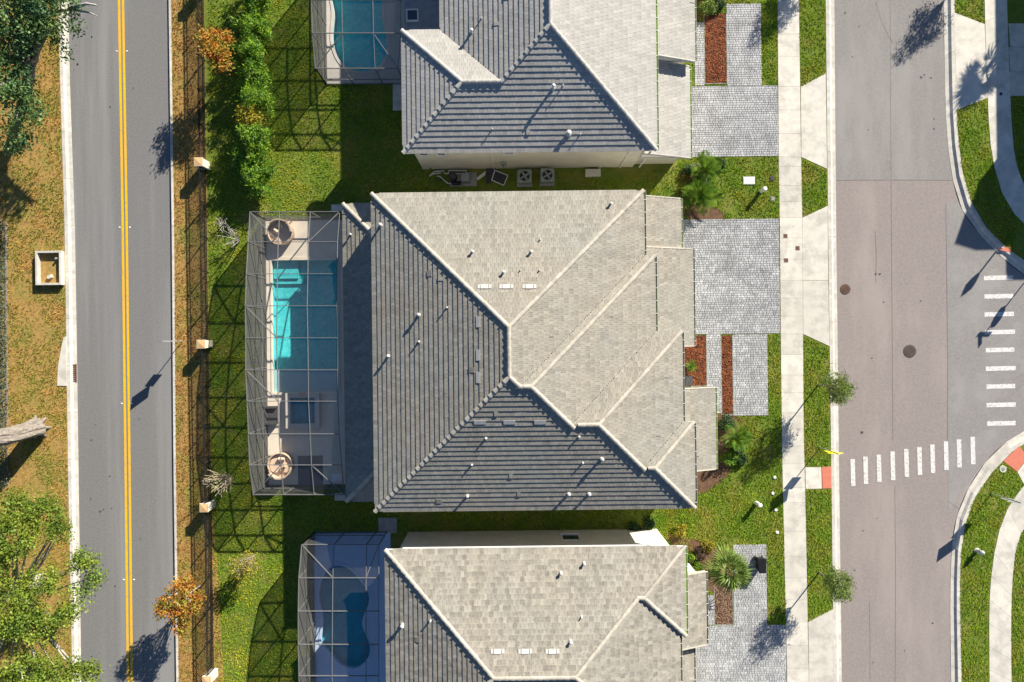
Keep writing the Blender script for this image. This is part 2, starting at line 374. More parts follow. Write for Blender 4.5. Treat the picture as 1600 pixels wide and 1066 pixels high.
def stain(px, py, r, parent, sx=1.0):
    c = G(px, py); ph = random.uniform(0, 6); n = 11
    p = [(c[0]+r*sx*math.cos(i*6.283/n)*(1+.45*math.sin(i*2.1+ph)), c[1]+r*math.sin(i*6.283/n)*(1+.45*math.sin(i*1.7+ph))) for i in range(n)]
    MB().sheet(p, ZR+.0085).build('oil_stain', M_STAIN, parent)
for a in [(1441,120,.09),(1446,116,.06),(1456,121,.07),(1461,185,.05),(1461,201,.07),(1322,19,.07),(1344,40,.05),(1333,88,.05),(1358,202,.04),(1370,428,.07),(1376,428,.07),(1348,676,.09),(1364,560,.05),(1350,720,.05),(1350,830,.05),(1337,892,.05),(1366,1037,.05),(1415,1018,.04),(1372,811,.04),(1459,975,.06),(1382,472,.05),(1440,470,.05)]: stain(*a, road_e)
for a in [(170,166,.06),(141,688,.06),(155,800,.07),(160,797,.05),(173,795,.05),(178,917,.06),(140,780,.05),(218,843,.05),(207,137,.05),(170,745,.05),(147,664,.04),(216,655,.04),(222,1005,.05)]: stain(*a, road_w)
# yellow double line
for off in (-3.1, 3.1):
    strip('yellow_line', [(187.5+off,-160),(187.5+off,0),(193+off,330),(197.5+off,706),(201.5+off,1066),(203.5+off,1230)], 3.7, ZR+.008, M_YEL, road_w)
for y in (79, 355, 631, 907):
    for off in (-8, 8):
        x = np.interp(y, [0,330,706,1066], [187.5,193,197.5,201.5])+off; c = G(x, y)
        MB().add([(c[0]-.06,c[1]-.05,ZR+.001),(c[0]+.06,c[1]-.05,ZR+.001),(c[0]+.06,c[1]+.05,ZR+.001),(c[0]-.06,c[1]+.05,ZR+.001),(c[0]-.05,c[1]-.02,ZR+.02),(c[0]+.05,c[1]-.02,ZR+.02),(c[0]+.05,c[1]+.02,ZR+.02),(c[0]-.05,c[1]+.02,ZR+.02)],
          [(4,5,6,7),(0,1,5,4),(1,2,6,5),(2,3,7,6),(3,0,4,7)]).build('lane_reflector', M_WPAINT, road_w)
# crosswalk stripes
for i, (y, x0, x1) in enumerate([(434,1539,1585),(463,1540,1585),(491,1540,1586),(519,1541,1588),(547,1542,1587),(576,1542,1589),(604,1543,1588),(633,1543,1589),(662,1544,1589)]):
    sheet('crosswalk_stripe', [(x0,y-3),(x1,y-4),(x1,y+3),(x0,y+4)], ZR+.012, M_WPAINT, road_e)
for x, y0, y1 in [(1334,718,760),(1354,714,757),(1375,711,754),(1396.5,706,751),(1418,702,746),(1438.5,699,743),(1459,695,740),(1480,690,735),(1500.5,687,731),(1522,683,726)]:
    sheet('crosswalk_stripe', [(x-4,y0),(x+3,y0),(x+4,y1),(x-3,y1)], ZR+.012, M_WPAINT, road_e)
# manholes in the east road
def manhole(px, py, r, label, m):
    c = G(px, py); t = thing('manhole_cover', label, 'manhole', (c[0], c[1], ZR))
    MB().lathe(c[0], c[1], [(r*1.16, ZR+.001),(r*1.16, ZR+.014),(r*1.02, ZR+.016)], 28).build('frame_ring', M_IRON, t)
    MB().lathe(c[0], c[1], [(r, ZR+.005),(r, ZR+.02),(r*.95, ZR+.024)], 28).build('lid', m, t)
    mb = MB()
    for rr in (.35, .65): 
        for k in range(20):
            a = k*6.283/20; mb.obox((c[0]+r*rr*math.cos(a), c[1]+r*rr*math.sin(a), ZR+.026), (.03, .05*rr*2, .012), a)
    mb.build('tread', M_IRON, t, kind='stuff')
manhole(1322, 452, .30, 'rusty reddish manhole cover near the kerb by the driveway apron', M_RUST)
manhole(1423, 549, .37, 'larger dark brown manhole cover in the middle of the east road', M_IRON)

# ---- pools (needed as holes in the lawn)
Z4 = lambda p: [(x/2.96+370, y/2.96) for x, y in p]
Z7 = lambda p: [(x/3.6025+370, y/3.6025+770) for x, y in p]
POOL_T = chaikin(polyG(Z4([(452,60),(445,120),(440,180),(452,240),(478,290),(520,326),(585,340),(645,325),(682,288),(700,230),(692,160),(676,100),(672,40),(690,-60),(690,-150),(640,-230),(540,-250),(450,-200),(425,-110),(432,-20)])))
POOL_B = chaikin(polyG(Z7([(520,415),(580,400),(640,425),(680,470),(720,520),(750,570),(745,630),(715,690),(705,740),(730,800),(755,860),(750,920),(715,970),(670,995),(610,985),(560,950),(535,910),(490,870),(470,830),(485,760),(485,680),(465,620),(460,550),(475,480)])))
pc = rectG(425, 405, 529, 614)
POOL_C = [(pc[0],pc[2]),(pc[1],pc[2]),(pc[1],pc[3]),(pc[0],pc[3])]
def bbox(p): 
    xs = [q[0] for q in p]; ys = [q[1] for q in p]; a, b, c, d = min(xs)-.05, max(xs)+.05, min(ys)-.05, max(ys)+.05
    return [(a,c),(b,c),(b,d),(a,d)]
# ---- raised ground blocks
g = MB().holed([(-400,-400),(400,-400),(400,400),(-400,400)], [bbox(POOL_T), bbox(POOL_B), bbox(POOL_C)], -0.25).build('ground', M_EARTH, org=(0,0,-.25)); g['kind'] = 'structure'
mid_out = WE_out + EK_in[::-1]
mb = MB().holed(polyG(mid_out), [bbox(POOL_T), bbox(POOL_B), bbox(POOL_C)], 0.0)
lawn = mb.build('lawn', M_LAWN, org=(0,0,0)); lawn['kind'] = 'structure'
o = MB().prism(polyG([(-900,-160)] + WK_out + [(-900,1230)]), -.2, 0).build('verge', M_VERGE, org=(-40,0,-.2)); o['kind'] = 'structure'
o = MB().prism(polyG(NE_l + [(2600,455),(2600,-160)]), -.2, 0).build('lawn', M_LAWN, org=(45,10,-.2)); o['kind'] = 'structure'
o = MB().prism(polyG(SE_l + [(2600,1230),(2600,657)]), -.2, 0).build('lawn', M_LAWN, org=(45,-15,-.2)); o['kind'] = 'structure'
sheet('verge', WE_out + [(352,1230),(350,1066),(341,900),(331,787),(326.5,537),(322.5,260),(319,0),(317,-160)], .004, M_VERGE)
# ---- ribbons: kerbs and walks made of single slabs
def ribbon(A, B, cuts, prof, name, m, parent, zb=-.2, gap=.012):
    """A, B photo-pixel polylines; cuts = parameters 0..1; prof = [(s, z)] from A to B"""
    A = polyG(A); B = polyG(B)
    for c0, c1 in zip(cuts[:-1], cuts[1:]):
        L = (c1-c0)*sum(math.dist(A[i], A[i+1]) for i in range(len(A)-1)); e = gap/max(L, .1)*(c1-c0)/2
        ns = 1 if L < 4 else 2; ts = [c0+e+(c1-c0-2*e)*k/ns for k in range(ns+1)]
        pa = along(A, ts); pb = along(B, ts); vs = []; n = len(prof)+2; dz = random.uniform(-.003, .003)
        for a, b in zip(pa, pb):
            vs.append((a[0], a[1], zb))
            for s, z in prof: vs.append((a[0]+(b[0]-a[0])*s, a[1]+(b[1]-a[1])*s, z+dz))
            vs.append((b[0], b[1], zb))
        fs = [tuple(range(n)), tuple(range((ns+1)*n-1, ns*n-1, -1))]
        for k in range(ns): fs += [(k*n+i, (k+1)*n+i, (k+1)*n+i+1, k*n+i+1) for i in range(n-1)]
        MB().add(vs, fs).build(name, m, parent)
def cuts_y(P, ys):
    Q = np.array(P, float); d = np.r_[0, np.cumsum(np.hypot(*np.diff(Q, axis=0).T))]; d /= d[-1]
    return [float(np.interp(y, Q[:,1], d)) for y in ys]
roll = [(0, .02), (.38, .02), (.62, -.085), (1, -.105)]
kw = struct('kerb_west'); ribbon(WK_out, WK_in, np.linspace(0, 1, 20), roll, 'kerb_stone', M_CONC2, kw)
ke = struct('kerb_fence_side'); ribbon(WE_out, WE_in, np.linspace(0, 1, 20), [(0, .02), (.8, .02), (1, 0)], 'kerb_stone', M_CONC2, ke)
kh = struct('kerb_house_side'); ribbon(EK_in, EK_out, np.linspace(0, 1, 22), roll, 'kerb_stone', M_CONC2, kh)
kn = struct('kerb_corner_north'); ribbon(NE_l, NE_a, np.linspace(0, 1, 18), roll, 'kerb_stone', M_CONC2, kn)
ks = struct('kerb_corner_south'); ribbon(SE_l, SE_a, np.linspace(0, 1, 18), roll, 'kerb_stone', M_CONC2, ks)
SW_l = [(1213.5,-160),(1215,0),(1216.5,240),(1218,330),(1221.5,680),(1223,760),(1230,1066),(1232,1230)]
SW_r = [(1247,-160),(1248,0),(1251.4,240),(1253.5,350),(1255.5,680),(1257.7,760),(1263.7,1066),(1266,1230)]
sw = struct('sidewalk')
ys = [-160,-120,-80,-50,-20,17,53.5,89,135.5,172,209,245.5,260,290,315,340,372,405,438,466,494,522,554,586,614,645,670,697,725,762,785,830,869,903,937,972,1008,1045,1085,1125,1230]
ribbon(SW_l, SW_r, cuts_y(SW_l, ys), [(0, .022), (1, .022)], 'walk_slab', M_CONC, sw)
sw2 = struct('sidewalk')
A = [(1536,-160),(1538,0),(1540,68),(1544,182),(1548,236),(1560,290),(1575,321),(1593,345),(1640,385),(1800,400)]
B = [(1571,-160),(1573,0),(1575,68),(1580.5,203),(1585.5,253),(1602,296),(1616,318),(1635,334),(1680,360),(1800,366)]
ribbon(smooth_line(A,1), smooth_line(B,1), np.linspace(0, 1, 20), [(0, .022), (1, .022)], 'walk_slab', M_CONC, sw2)
sw3 = struct('sidewalk')
A = [(1800,705),(1640,725),(1600,758),(1577.5,786),(1559,831),(1549,891),(1545,951),(1546,1066),(1547,1230)]
B = [(1800,745),(1650,775),(1600,820),(1587,853),(1581,906),(1579.5,966),(1579.5,1020),(1580.5,1066),(1581,1230)]
ribbon(smooth_line(A,1), smooth_line(B,1), np.linspace(0, 1, 20), [(0, .022), (1, .022)], 'walk_slab', M_CONC, sw3)
# driveway aprons, kerb ramps
def slab(name, pts, m, z1=.02, parent=None, z0=-.2):
    o = MB().prism(polyG(pts), z0, z1).build(name, m, parent)
    if parent is None: o['kind'] = 'structure'
    return o
slab('driveway_apron', [(1251.2,136),(1290,115),(1292.2,264),(1252,245.5)], M_CONC)
slab('driveway_apron', [(1253.8,340.5),(1293,322),(1294,438),(1254.3,438)], M_CONC, .021)
slab('driveway_apron', [(1254.4,438.5),(1294,438.5),(1296,541),(1255,522)], M_CONC, .019)
slab('driveway_apron', [(1262.8,972),(1301.5,952),(1304.6,1230),(1266.5,1230)], M_CONC)
slab('driveway_apron', [(1491.5,20),(1538.2,38),(1542.8,153),(1494.2,172)], M_CONC)
slab('kerb_ramp', [(1258.2,730.5),(1283,730),(1284,763.5),(1258.8,764)], M_CONC)
slab('tactile_paving', [(1284,730),(1298.5,729),(1299,763),(1285,763.5)], M_CORAL, .024)
slab('tactile_paving', [(1567.5,720.5),(1589,737),(1606,714),(1592,697)], M_CORAL, .024)
slab('kerb_ramp', [(1589.5,737.5),(1600,757),(1640,724),(1607,714.5)], M_CONC, .018)
slab('tactile_paving', [(1562,391),(1571,386),(1580,386),(1580,395)], M_CORAL, .024)
sd = struct('side_driveway')
for y0, y1 in ((37,73.5),(74,112),(112.5,150)): slab('drive_slab', [(1575.5,y0),(1660,y0),(1660,y1),(1578.5,y1)], M_CONC, .018, sd)
# side-yard stepping slabs beside the houses
slab('stepping_slab', [(591,809),(620,809),(620,833),(592,833)], M_CONCG, .04)
slab('stepping_slab', [(518,320),(536,320),(536,331),(518,331)], M_CONC, .06)
slab('stepping_slab', [(523,770),(540,770),(540,782),(523,782)], M_CONC, .06)
slab('stepping_slab', [(614,130),(630,130),(630,173),(614,173)], M_CONC, .06)

# ---- paver driveways
def pavers(name, rects, m, seed, unit=.15):
    rd = random.Random(seed); root = struct(name); sand = MB(); mb = MB(); mb_b = MB()
    for (x0, x1, y0, y1) in rects:
        sand.box(x0, x1, y0, y1, -.1, .012)
        y = y0
        while y < y1-.02:
            h = min(unit*rd.choice((.95, 1.0, 1.05)), y1-y)
            x = x0
            while x < x1-.02:
                wd = rd.choice((.13, .17, .17, .21, .24))
                if x+wd > x1-.06: wd = x1-x
                t = min(1, max(0, rd.gauss(.5, .2))); dz = rd.uniform(-.003, .003); gp = .009
                a, b, c, d = x+gp, x+wd-gp, y+gp, y+h-gp; zt = .03+dz; e = .006
                if b-a > .02 and d-c > .02:
                    mb.add([(a,c,.008),(b,c,.008),(b,d,.008),(a,d,.008),(a+e,c+e,zt),(b-e,c+e,zt),(b-e,d-e,zt),(a+e,d-e,zt)],
                           [(4,5,6,7),(0,1,5,4),(1,2,6,5),(2,3,7,6),(3,0,4,7)], t)
                x += wd
            y += h
    sand.build('joint_sand', M_SAND, root)
    p = mb.build('pavers', m, root, tint=True); p['kind'] = 'stuff'
    return root
DR_T = [rectG(1070,134.5,1215.5,245), rectG(1135.5,6,1189.5,134), rectG(1085,35,1100,134)]
DR_C = [rectG(1048,342.5,1218,522), rectG(1145.5,522.5,1199.5,649.5), rectG(1104.5,522.5,1126.5,646)]
DR_B = [rectG(1060,977,1229,1200), rectG(1146,851,1198,976.5), rectG(1103,930,1115.5,976.5)]
pavers('driveway_north', DR_T, M_PAVERT, 1); pavers('driveway_middle', DR_C, M_PAVER, 2); pavers('driveway_south', DR_B, M_PAVER, 3)
# ---- bark beds
def bark(name, rect, m, seed, dens=330, edge=True):
    rg = np.random.RandomState(seed); x0, x1, y0, y1 = rect; n = int((x1-x0)*(y1-y0)*dens)
    root = struct(name, ((x0+x1)/2, (y0+y1)/2, 0)); MB().box(x0, x1, y0, y1, -.1, .008).build('soil', M_MULCHB, root)
    c = np.c_[rg.uniform(x0+.03, x1-.03, n), rg.uniform(y0+.03, y1-.03, n), rg.uniform(.015, .045, n)]
    a = rg.uniform(0, 6.283, n); L = rg.uniform(.03, .075, n); W = rg.uniform(.012, .028, n); tl = rg.uniform(-.5, .5, n)
    u = np.c_[np.cos(a)*np.cos(tl), np.sin(a)*np.cos(tl), np.sin(tl)]; v = np.c_[-np.sin(a), np.cos(a), rg.uniform(-.5, .5, n)]
    q = [c+u*L[:,None]*sx+v*W[:,None]*sy for sx, sy in ((-1,-1),(1,-1),(1,1),(-1,1))]
    V = np.stack(q, 1).reshape(-1, 3); F = np.arange(4*n).reshape(n, 4); t = np.repeat(rg.uniform(0, 1, n), 4)
    o = put('bark_chips', arr_mesh('bark_chips', V, F, m, ORG[root.name], t), root); o['kind'] = 'stuff'
    if edge:
        e = MB()
        for r in ((x0-.05,x0,y0-.05,y1),(x1,x1+.05,y0-.05,y1),(x0,x1,y0-.05,y0)): e.box(*r, -.05, .035)
        e.build('bed_edging', M_CONCG, root)
BEDS = [rectG(1101,22,1135,130.5), rectG(1069,524,1103.5,603), rectG(1127.5,524,1144.5,648), rectG(1116.5,915,1144.5,976)]
bark('mulch_bed', BEDS[0], M_MULCH, 1); bark('mulch_bed', BEDS[1], M_MULCH, 2); bark('mulch_bed', BEDS[2], M_MULCH, 3)
bark('mulch_bed', BEDS[3], mat('bark_faded', (.27,.17,.11), (.20,.12,.08), 3, .9, tint=.4), 4)
def patch(pts, z=.006):
    sheet('mulch_patch', chaikin(pts, 2), z, M_MULCHB)
patch([(1070,318),(1118,322),(1135,338),(1125,345),(1070,345)]); patch([(1060,262),(1100,258),(1118,262),(1090,300),(1060,330)], .007)
patch([(1100,650),(1135,645),(1165,655),(1150,730),(1122,760),(1085,780),(1085,735),(1112,735)])
patch([(1035,830),(1075,840),(1115,850),(1145,870),(1150,930),(1110,930),(1060,870)])
patch([(1062,0),(1098,0),(1101,22),(1088,40),(1080,60)]); patch([(1080,-60),(1135,-60),(1135,4),(1080,10)], .0075)
# ================================================================== ROOFS AND HOUSES
TP = 0.405; HE = 5.5
class Roof:
    """union of hip roofs over rectangles; sides listed in 'open' rise without end"""
    def __init__(s, rects, he, tp=TP, opens=None, clip=None):
        s.rects = rects; s.he = he; s.tp = tp; s.clip = clip; s.pl = []; s.tab = []
        for i, (x0, x1, y0, y1) in enumerate(rects):
            row = []
            for side, c in (('W',x0),('E',x1),('S',y0),('N',y1)):
                k = (side, round(c, 3))
                if opens and side in opens: row.append(-1); continue
                if k not in s.pl: s.pl.append(k)
                row.append(s.pl.index(k))
            s.tab.append(row)
        s.bb = (min(r[0] for r in rects), max(r[1] for r in rects), min(r[2] for r in rects), max(r[3] for r in rects))
    def q(s, X, Y):
        X = np.asarray(X, float); Y = np.asarray(Y, float); best = np.full(X.shape, -1e9); pid = np.full(X.shape, -1)
        for (x0, x1, y0, y1), row in zip(s.rects, s.tab):
            D = np.stack([X-x0, x1-X, Y-y0, y1-Y]); inside = D.min(0)
            for i in range(4):
                if row[i] < 0: D[i] = np.where(D[i] < -1e-6, D[i], 1e6)
            m = D.min(0); a = np.array(row)[D.argmin(0)]
            up = m > best+1e-7; best = np.where(up, m, best); pid = np.where(up, a, pid)
        if s.clip is not None: best = np.where(s.clip(X, Y), best, -1e9)
        return best, pid
    def z(s, x, y): return s.he + s.tp*float(s.q(np.array([x]), np.array([y]))[0][0])
def plan(side, c, u, v):
    return (c+u, v) if side == 'W' else (c-u, v) if side == 'E' else (v, c+u) if side == 'S' else (v, c-u)
EXPO = 0.285; TW = 0.22
def tile_roof(root, roof, m, seed, singles=0, lift=0.03):
    rd = random.Random(seed); cand = []; x0, x1, y0, y1 = roof.bb; T = 0.034
    for pi, (side, c) in enumerate(roof.pl):
        mb = MB(); vlo, vhi = (y0, y1) if side in 'WE' else (x0, x1)
        um = (x1-x0 if side in 'WE' else y1-y0)
        if not (roof.clip or any(-1 in r for r in roof.tab)): um = um/2+.5
        kmax = int(um/EXPO)+1; jmax = int((vhi-vlo)/TW)+2
        K, J = np.meshgrid(np.arange(kmax), np.arange(jmax), indexing='ij')
        U0 = K*EXPO; V0 = vlo+(J-(K % 2)*.5)*TW
        def test(du, dv):
            X, Y = plan(side, c, U0+du*EXPO, V0+dv*TW); d, p = roof.q(X, Y); return (p == pi) & (d > -.002)
        stk = {j: (rd.uniform(0, um), rd.uniform(.6, 3.0), rd.uniform(.12, .5)) for j in range(jmax+1) if rd.random() < .38}
        dirt = lambda j, u: stk[j][2] if j in stk and stk[j][0]-stk[j][1] < u < stk[j][0] else 0
        t4 = [test(a, b) for a in (.03, .97) for b in (.03, .97)]
        tm = [test(a, b) for a in (.25, .75) for b in (.2, .5, .8)]
        full = np.logical_and.reduce(t4); some = np.logical_or.reduce(t4+tm) & ~full
        def zt(u, f): return roof.he+roof.tp*u+lift+T*(1-f)
        for k, j in zip(*np.nonzero(full)):
            u, v = U0[k, j], V0[k, j]; tn = min(1, max(0, rd.gauss(.5, .22))); jz = rd.uniform(-.002, .004)
            tn = max(0, tn-dirt(j, u)); jz += .03 if rd.random() < .0012 else 0
            cand.append((roof.he+roof.tp*u, pi, k, j, u, v, tn, jz))
            ul = u-(.05 if k == 0 else .0); uh = u+EXPO+.03
            P = lambda uu, vv, zz: (*plan(side, c, uu, vv), zz)
            a, b = v+.004, v+TW-.004
            z0 = zt(ul, 0)+jz; z1 = zt(uh, 1)+jz-.004
            # cells are stored and emitted below, once the singles are known
            cand[-1] += ((P(ul,a,z0), P(ul,b,z0), P(uh,b,z1), P(uh,a,z1), P(ul,a,z0-T-.012), P(ul,b,z0-T-.012)),)
        for k, j in zip(*np.nonzero(some)):
            u, v = U0[k, j], V0[k, j]; tn = min(1, max(0, rd.gauss(.5, .22)))
            for a in range(3):
                for b in range(4):
                    ua, ub = u+a*EXPO/3, u+(a+1)*EXPO/3; va, vb = v+b*TW/4, v+(b+1)*TW/4
                    X, Y = plan(side, c, (ua+ub)/2, (va+vb)/2); d, p = roof.q(np.array([X]), np.array([Y]))
                    if p[0] != pi or d[0] < 0: continue
                    z0, z1 = zt(ua, a/3), zt(ub, (a+1)/3); P = lambda uu, vv, zz: (*plan(side, c, uu, vv), zz)
                    vs = [P(ua,va,z0), P(ua,vb,z0), P(ub,vb,z1), P(ub,va,z1)]; fs = [(0,1,2,3)]
                    if a == 0: vs += [P(ua,va,z0-T-.012), P(ua,vb,z0-T-.012)]; fs.append((0,4,5,1))
                    mb.add(vs, fs, tn)
        roof.__dict__.setdefault('mbs', {})[pi] = mb
    cand.sort(key=lambda t: -t[0]); cache = {}
    FT = [(0,1,2,3),(0,4,5,1),(0,3,4),(1,5,2)]
    scallop_shade = lambda q: [max(0, q-.08), max(0, q-.08), min(1, q+.12), min(1, q+.12), max(0, q-.3), max(0, q-.3)]  # tile tint darkens toward the lower edge, imitating shade of a rounded nose
    for i, t in enumerate(cand):
        pi, k, tn, vs = t[1], t[2], t[6], t[8]
        if i < singles and k > 0:
            key = (pi, min(4, int(tn*5))); ctr = vs[0]
            if key not in cache:
                cache[key] = MB().add([(p[0]-ctr[0], p[1]-ctr[1], p[2]-ctr[2]) for p in vs], FT, scallop_shade(tn)).mesh('roof_tile', m, tint=True)
            o = link(bpy.data.objects.new('roof_tile', cache[key])); o.parent = root; og = ORG[root.name]
            o.location = (ctr[0]-og.x, ctr[1]-og.y, ctr[2]-og.z)
        else: roof.mbs[pi].add(vs, FT, scallop_shade(tn))
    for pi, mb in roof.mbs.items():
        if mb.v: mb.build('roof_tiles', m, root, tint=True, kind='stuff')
    # boarding below the tiles
    xs = sorted({round(v, 4) for r in roof.rects for v in r[:2]}); ysr = sorted({round(v, 4) for r in roof.rects for v in r[2:]})
    fill = lambda L: np.unique(np.concatenate([np.linspace(a, b, max(2, int((b-a)/.16)+2)) for a, b in zip(L[:-1], L[1:])]))
    X, Y = np.meshgrid(fill(xs), fill(ysr), indexing='ij'); d, p = roof.q(X, Y); ok = d > -1e-4
    Z = roof.he+roof.tp*np.maximum(d, 0)-.02
    idx = np.arange(X.size).reshape(X.shape); cell = ok[:-1,:-1] & ok[1:,:-1] & ok[1:,1:] & ok[:-1,1:]
    F = np.stack([idx[:-1,:-1], idx[1:,:-1], idx[1:,1:], idx[:-1,1:]], -1)[cell]; V = np.stack([X, Y, Z], -1).reshape(-1, 3)
    used = np.unique(F); mp = np.full(len(V), -1); mp[used] = np.arange(len(used))
    put('roof_deck', arr_mesh('roof_deck', V[used], mp[F], M_UNDER, ORG[root.name]), root)
def cap_mesh(name, m):
    vs = []; fs = []; n = 7
    for x, r, dz in ((-.20, .088, .0), (.21, .118, .022)):
        for k in range(n):
            a = math.pi*k/(n-1); vs.append((x, r*math.cos(a)*1.15, r*math.sin(a)*.85+dz))
    for k in range(n-1): fs.append((k, k+1, n+k+1, n+k))
    fs += [tuple(range(n)), tuple(range(2*n-1, n-1, -1))]
    return MB().add(vs, fs).mesh(name, m, smooth=False)
CAPS = {}
def hip_caps(root, roof, m, step=.37, name='ridge_tile'):
    if m.name not in CAPS: CAPS[m.name] = cap_mesh('ridge_tile', m)
    seen = []; og = ORG[root.name]
    for (x0, x1, y0, y1), row in zip(roof.rects, roof.tab):
        if -1 in row:
            op = [i for i in range(4) if row[i] < 0][0]; mm = 99
        wdt, dep = x1-x0, y1-y0; m2 = min(wdt, dep)/2
        segs = []
        for cx, sx in ((x0, 1), (x1, -1)):
            for cy, sy in ((y0, 1), (y1, -1)):
                segs.append((Vector((cx+sx*m2, cy+sy*m2)), Vector((cx, cy))))
        if wdt > dep: segs.append((Vector((x0+m2, y0+m2)), Vector((x1-m2, y0+m2))))
        elif dep > wdt: segs.append((Vector((x0+m2, y0+m2)), Vector((x0+m2, y1-m2))))
        for a, b in segs:
            L = (b-a).length; n = max(1, int(L/step)); d = (b-a)/L; nrm = Vector((-d.y, d.x))
            for i in range(n):
                p = a+d*((i+.5)*L/n); e = .12
                zz = [roof.q(np.array([q.x]), np.array([q.y]))[0][0] for q in (p, p+nrm*e, p-nrm*e, p-d*.1, p+d*.1)]
                if zz[0] < 0 or (zz[1]+zz[2])/2 > zz[0]-.03: continue
                if any((p-s_).length < step*.55 for s_ in seen): continue
                seen.append(p)
                slope = (zz[4]-zz[3])*roof.tp/.2
                dx = Vector((d.x, d.y, slope)).normalized(); dy = Vector((0,0,1)).cross(dx).normalized(); dz = dx.cross(dy)
                M = Matrix((dx, dy, dz)).transposed().to_4x4()
                o = link(bpy.data.objects.new(name, CAPS[m.name])); o.parent = root
                o.matrix_local = Matrix.Translation(Vector((p.x, p.y, roof.he+roof.tp*zz[0]+.028+random.uniform(-.006,.006)))-og) @ M @ Matrix.Rotation(random.uniform(-.03,.03), 4, 'Z')
def inset(poly, d):
    n = len(poly); a = sum(poly[i][0]*poly[(i+1) % n][1]-poly[(i+1) % n][0]*poly[i][1] for i in range(n))
    if a < 0: poly = poly[::-1]
    out = []
    for i in range(n):
        p, c, q = Vector(poly[i-1]), Vector(poly[i]), Vector(poly[(i+1) % n])
        e1, e2 = (c-p).normalized(), (q-c).normalized()
        out.append(tuple(c + (Vector((-e1.y, e1.x))+Vector((-e2.y, e2.x)))*d))
    return out
def gutter(root, a, b, z, m, outx, hang=.74):
    """open channel along y from a to b on the outer side of an east eave"""
    x, ya, yb = outx, min(a, b), max(a, b); t = MB()
    t.box(x+.003, x+.012, ya, yb, z-.11, z); t.box(x+.150, x+.159, ya, yb, z-.11, z); t.box(x+.012, x+.150, ya, yb, z-.11, z-.09)
    t.box(x+.012, x+.150, ya, ya+.012, z-.09, z); t.box(x+.012, x+.150, yb-.012, yb, z-.09, z)
    g = t.build('gutter', M_WHITE, root)
    MB().box(x+.013, x+.149, ya+.013, yb-.013, z-.089, z-.03).build('gutter_litter', m, g)
    y = ya+.3
    while y < yb-.1:
        MB().box(x+.002, x+.161, y-.014, y+.014, z-.004, z+.008).build('gutter_hanger', M_WHITE, g); y += hang
def pipe_vent(root, roof, px, py, r, h, fat=True):
    zz = roof.he+2
    for _ in range(6):
        x, y = G(px, py, zz); zz = roof.z(x, y)+h
    z0 = zz-h
    p = MB().lathe(x, y, [(r, z0-.15), (r, z0+h), (r*.75, z0+h+.005)], 10).build('vent_pipe', M_PIPE, root, smooth=False)
    MB().lathe(x, y, [(r*1.9, z0-.1), (r*1.7, z0+.07), (r*1.05, z0+.10)], 10).build('pipe_flashing', M_GREYV, p)
    if fat: MB().lathe(x, y, [(r*1.45, z0+h-.04), (r*1.5, z0+h+.02), (r*.6, z0+h+.07)], 10).build('vent_cap', M_PIPE, p)
def flat_vent(root, roof, px, py, wid, dep, ax, m=None):
    zz = roof.he+2
    for _ in range(6):
        x, y = G(px, py, zz); zz = roof.z(x, y)
    e = .05; gx = (roof.z(x+e, y)-roof.z(x-e, y))/(2*e); gy = (roof.z(x, y+e)-roof.z(x, y-e))/(2*e)
    ry = -math.atan(gx); rx = math.atan(gy); th = .05 if m is M_VENTW else .03; sz = (wid, dep, th) if ax == 'x' else (dep, wid, th)
    o = MB().obox((x, y, zz+.05+th/2), sz, 0, rx, ry).build('roof_vent', m or M_GREYV, root)
    s2 = (.05, dep*.9, .02) if ax == 'x' else (dep*.9, .05, .02)
    for s in ((-1, 1) if m is M_VENTW else ()):
        dx, dy = ((wid/2+.10)*s, 0) if ax == 'x' else (0, (wid/2+.10)*s)
        MB().obox((x+dx, y+dy, roof.z(x+dx, y+dy)+.07), ((.14, dep*.95, .03) if ax == 'x' else (dep*.95, .14, .03)), 0, rx, ry).build('vent_flange', M_GREYV, o)
def eave_prism(root, poly, he, drop=.2):
    MB().prism(poly, he-drop, he-.03).build('fascia', M_WHITE, root)
def walls(root, poly, z1, m=None, name='wall', z0=-.1):
    return MB().prism(poly, z0, z1).build(name, m or M_STUCCO, root)
def window(root, x0, x1, y, z0, z1, side):
    """window on a wall facing south (side -1) or north (+1) at plane y"""
    f = MB(); s = side
    a, b = sorted((y, y+s*.05))
    f.box(x0-.06, x0, a, b, z0-.06, z1+.06); f.box(x1, x1+.06, a, b, z0-.06, z1+.06)
    f.box(x0, x1, a, b, z1, z1+.06); f.box(x0, x1, a, b, z0-.06, z0)
    w_ = MB().box(x0, x1, *sorted((y+s*.003, y+s*.02)), z0, z1).build('window', M_GLASS, root)
    f.build('frame', M_WHITE, w_)
    MB().box(x0-.12, x1+.12, *sorted((y, y+s*.11)), z0-.13, z0-.06).build('sill', M_WHITE, w_)
def window_x(root, y0, y1, x, z0, z1, side):
    f = MB(); a, b = sorted((x, x+side*.05))
    f.box(a, b, y0-.06, y0, z0-.06, z1+.06); f.box(a, b, y1, y1+.06, z0-.06, z1+.06); f.box(a, b, y0, y1, z1, z1+.06); f.box(a, b, y0, y1, z0-.06, z0)
    w_ = MB().box(*sorted((x+side*.003, x+side*.02)), y0, y1, z0, z1).build('window', M_GLASS, root); f.build('frame', M_WHITE, w_)
def garage_door(root, y0, y1, x, hgt):
    d = MB().box(x+.003, x+.04, y0, y1, 0, hgt).build('garage_door', M_WHITE, root)
    for i in range(4): MB().box(x+.041, x+.055, y0+.1, y1-.1, .08+i*hgt/4, (i+1)*hgt/4-.06).build('door_panel', M_WHITE, d)
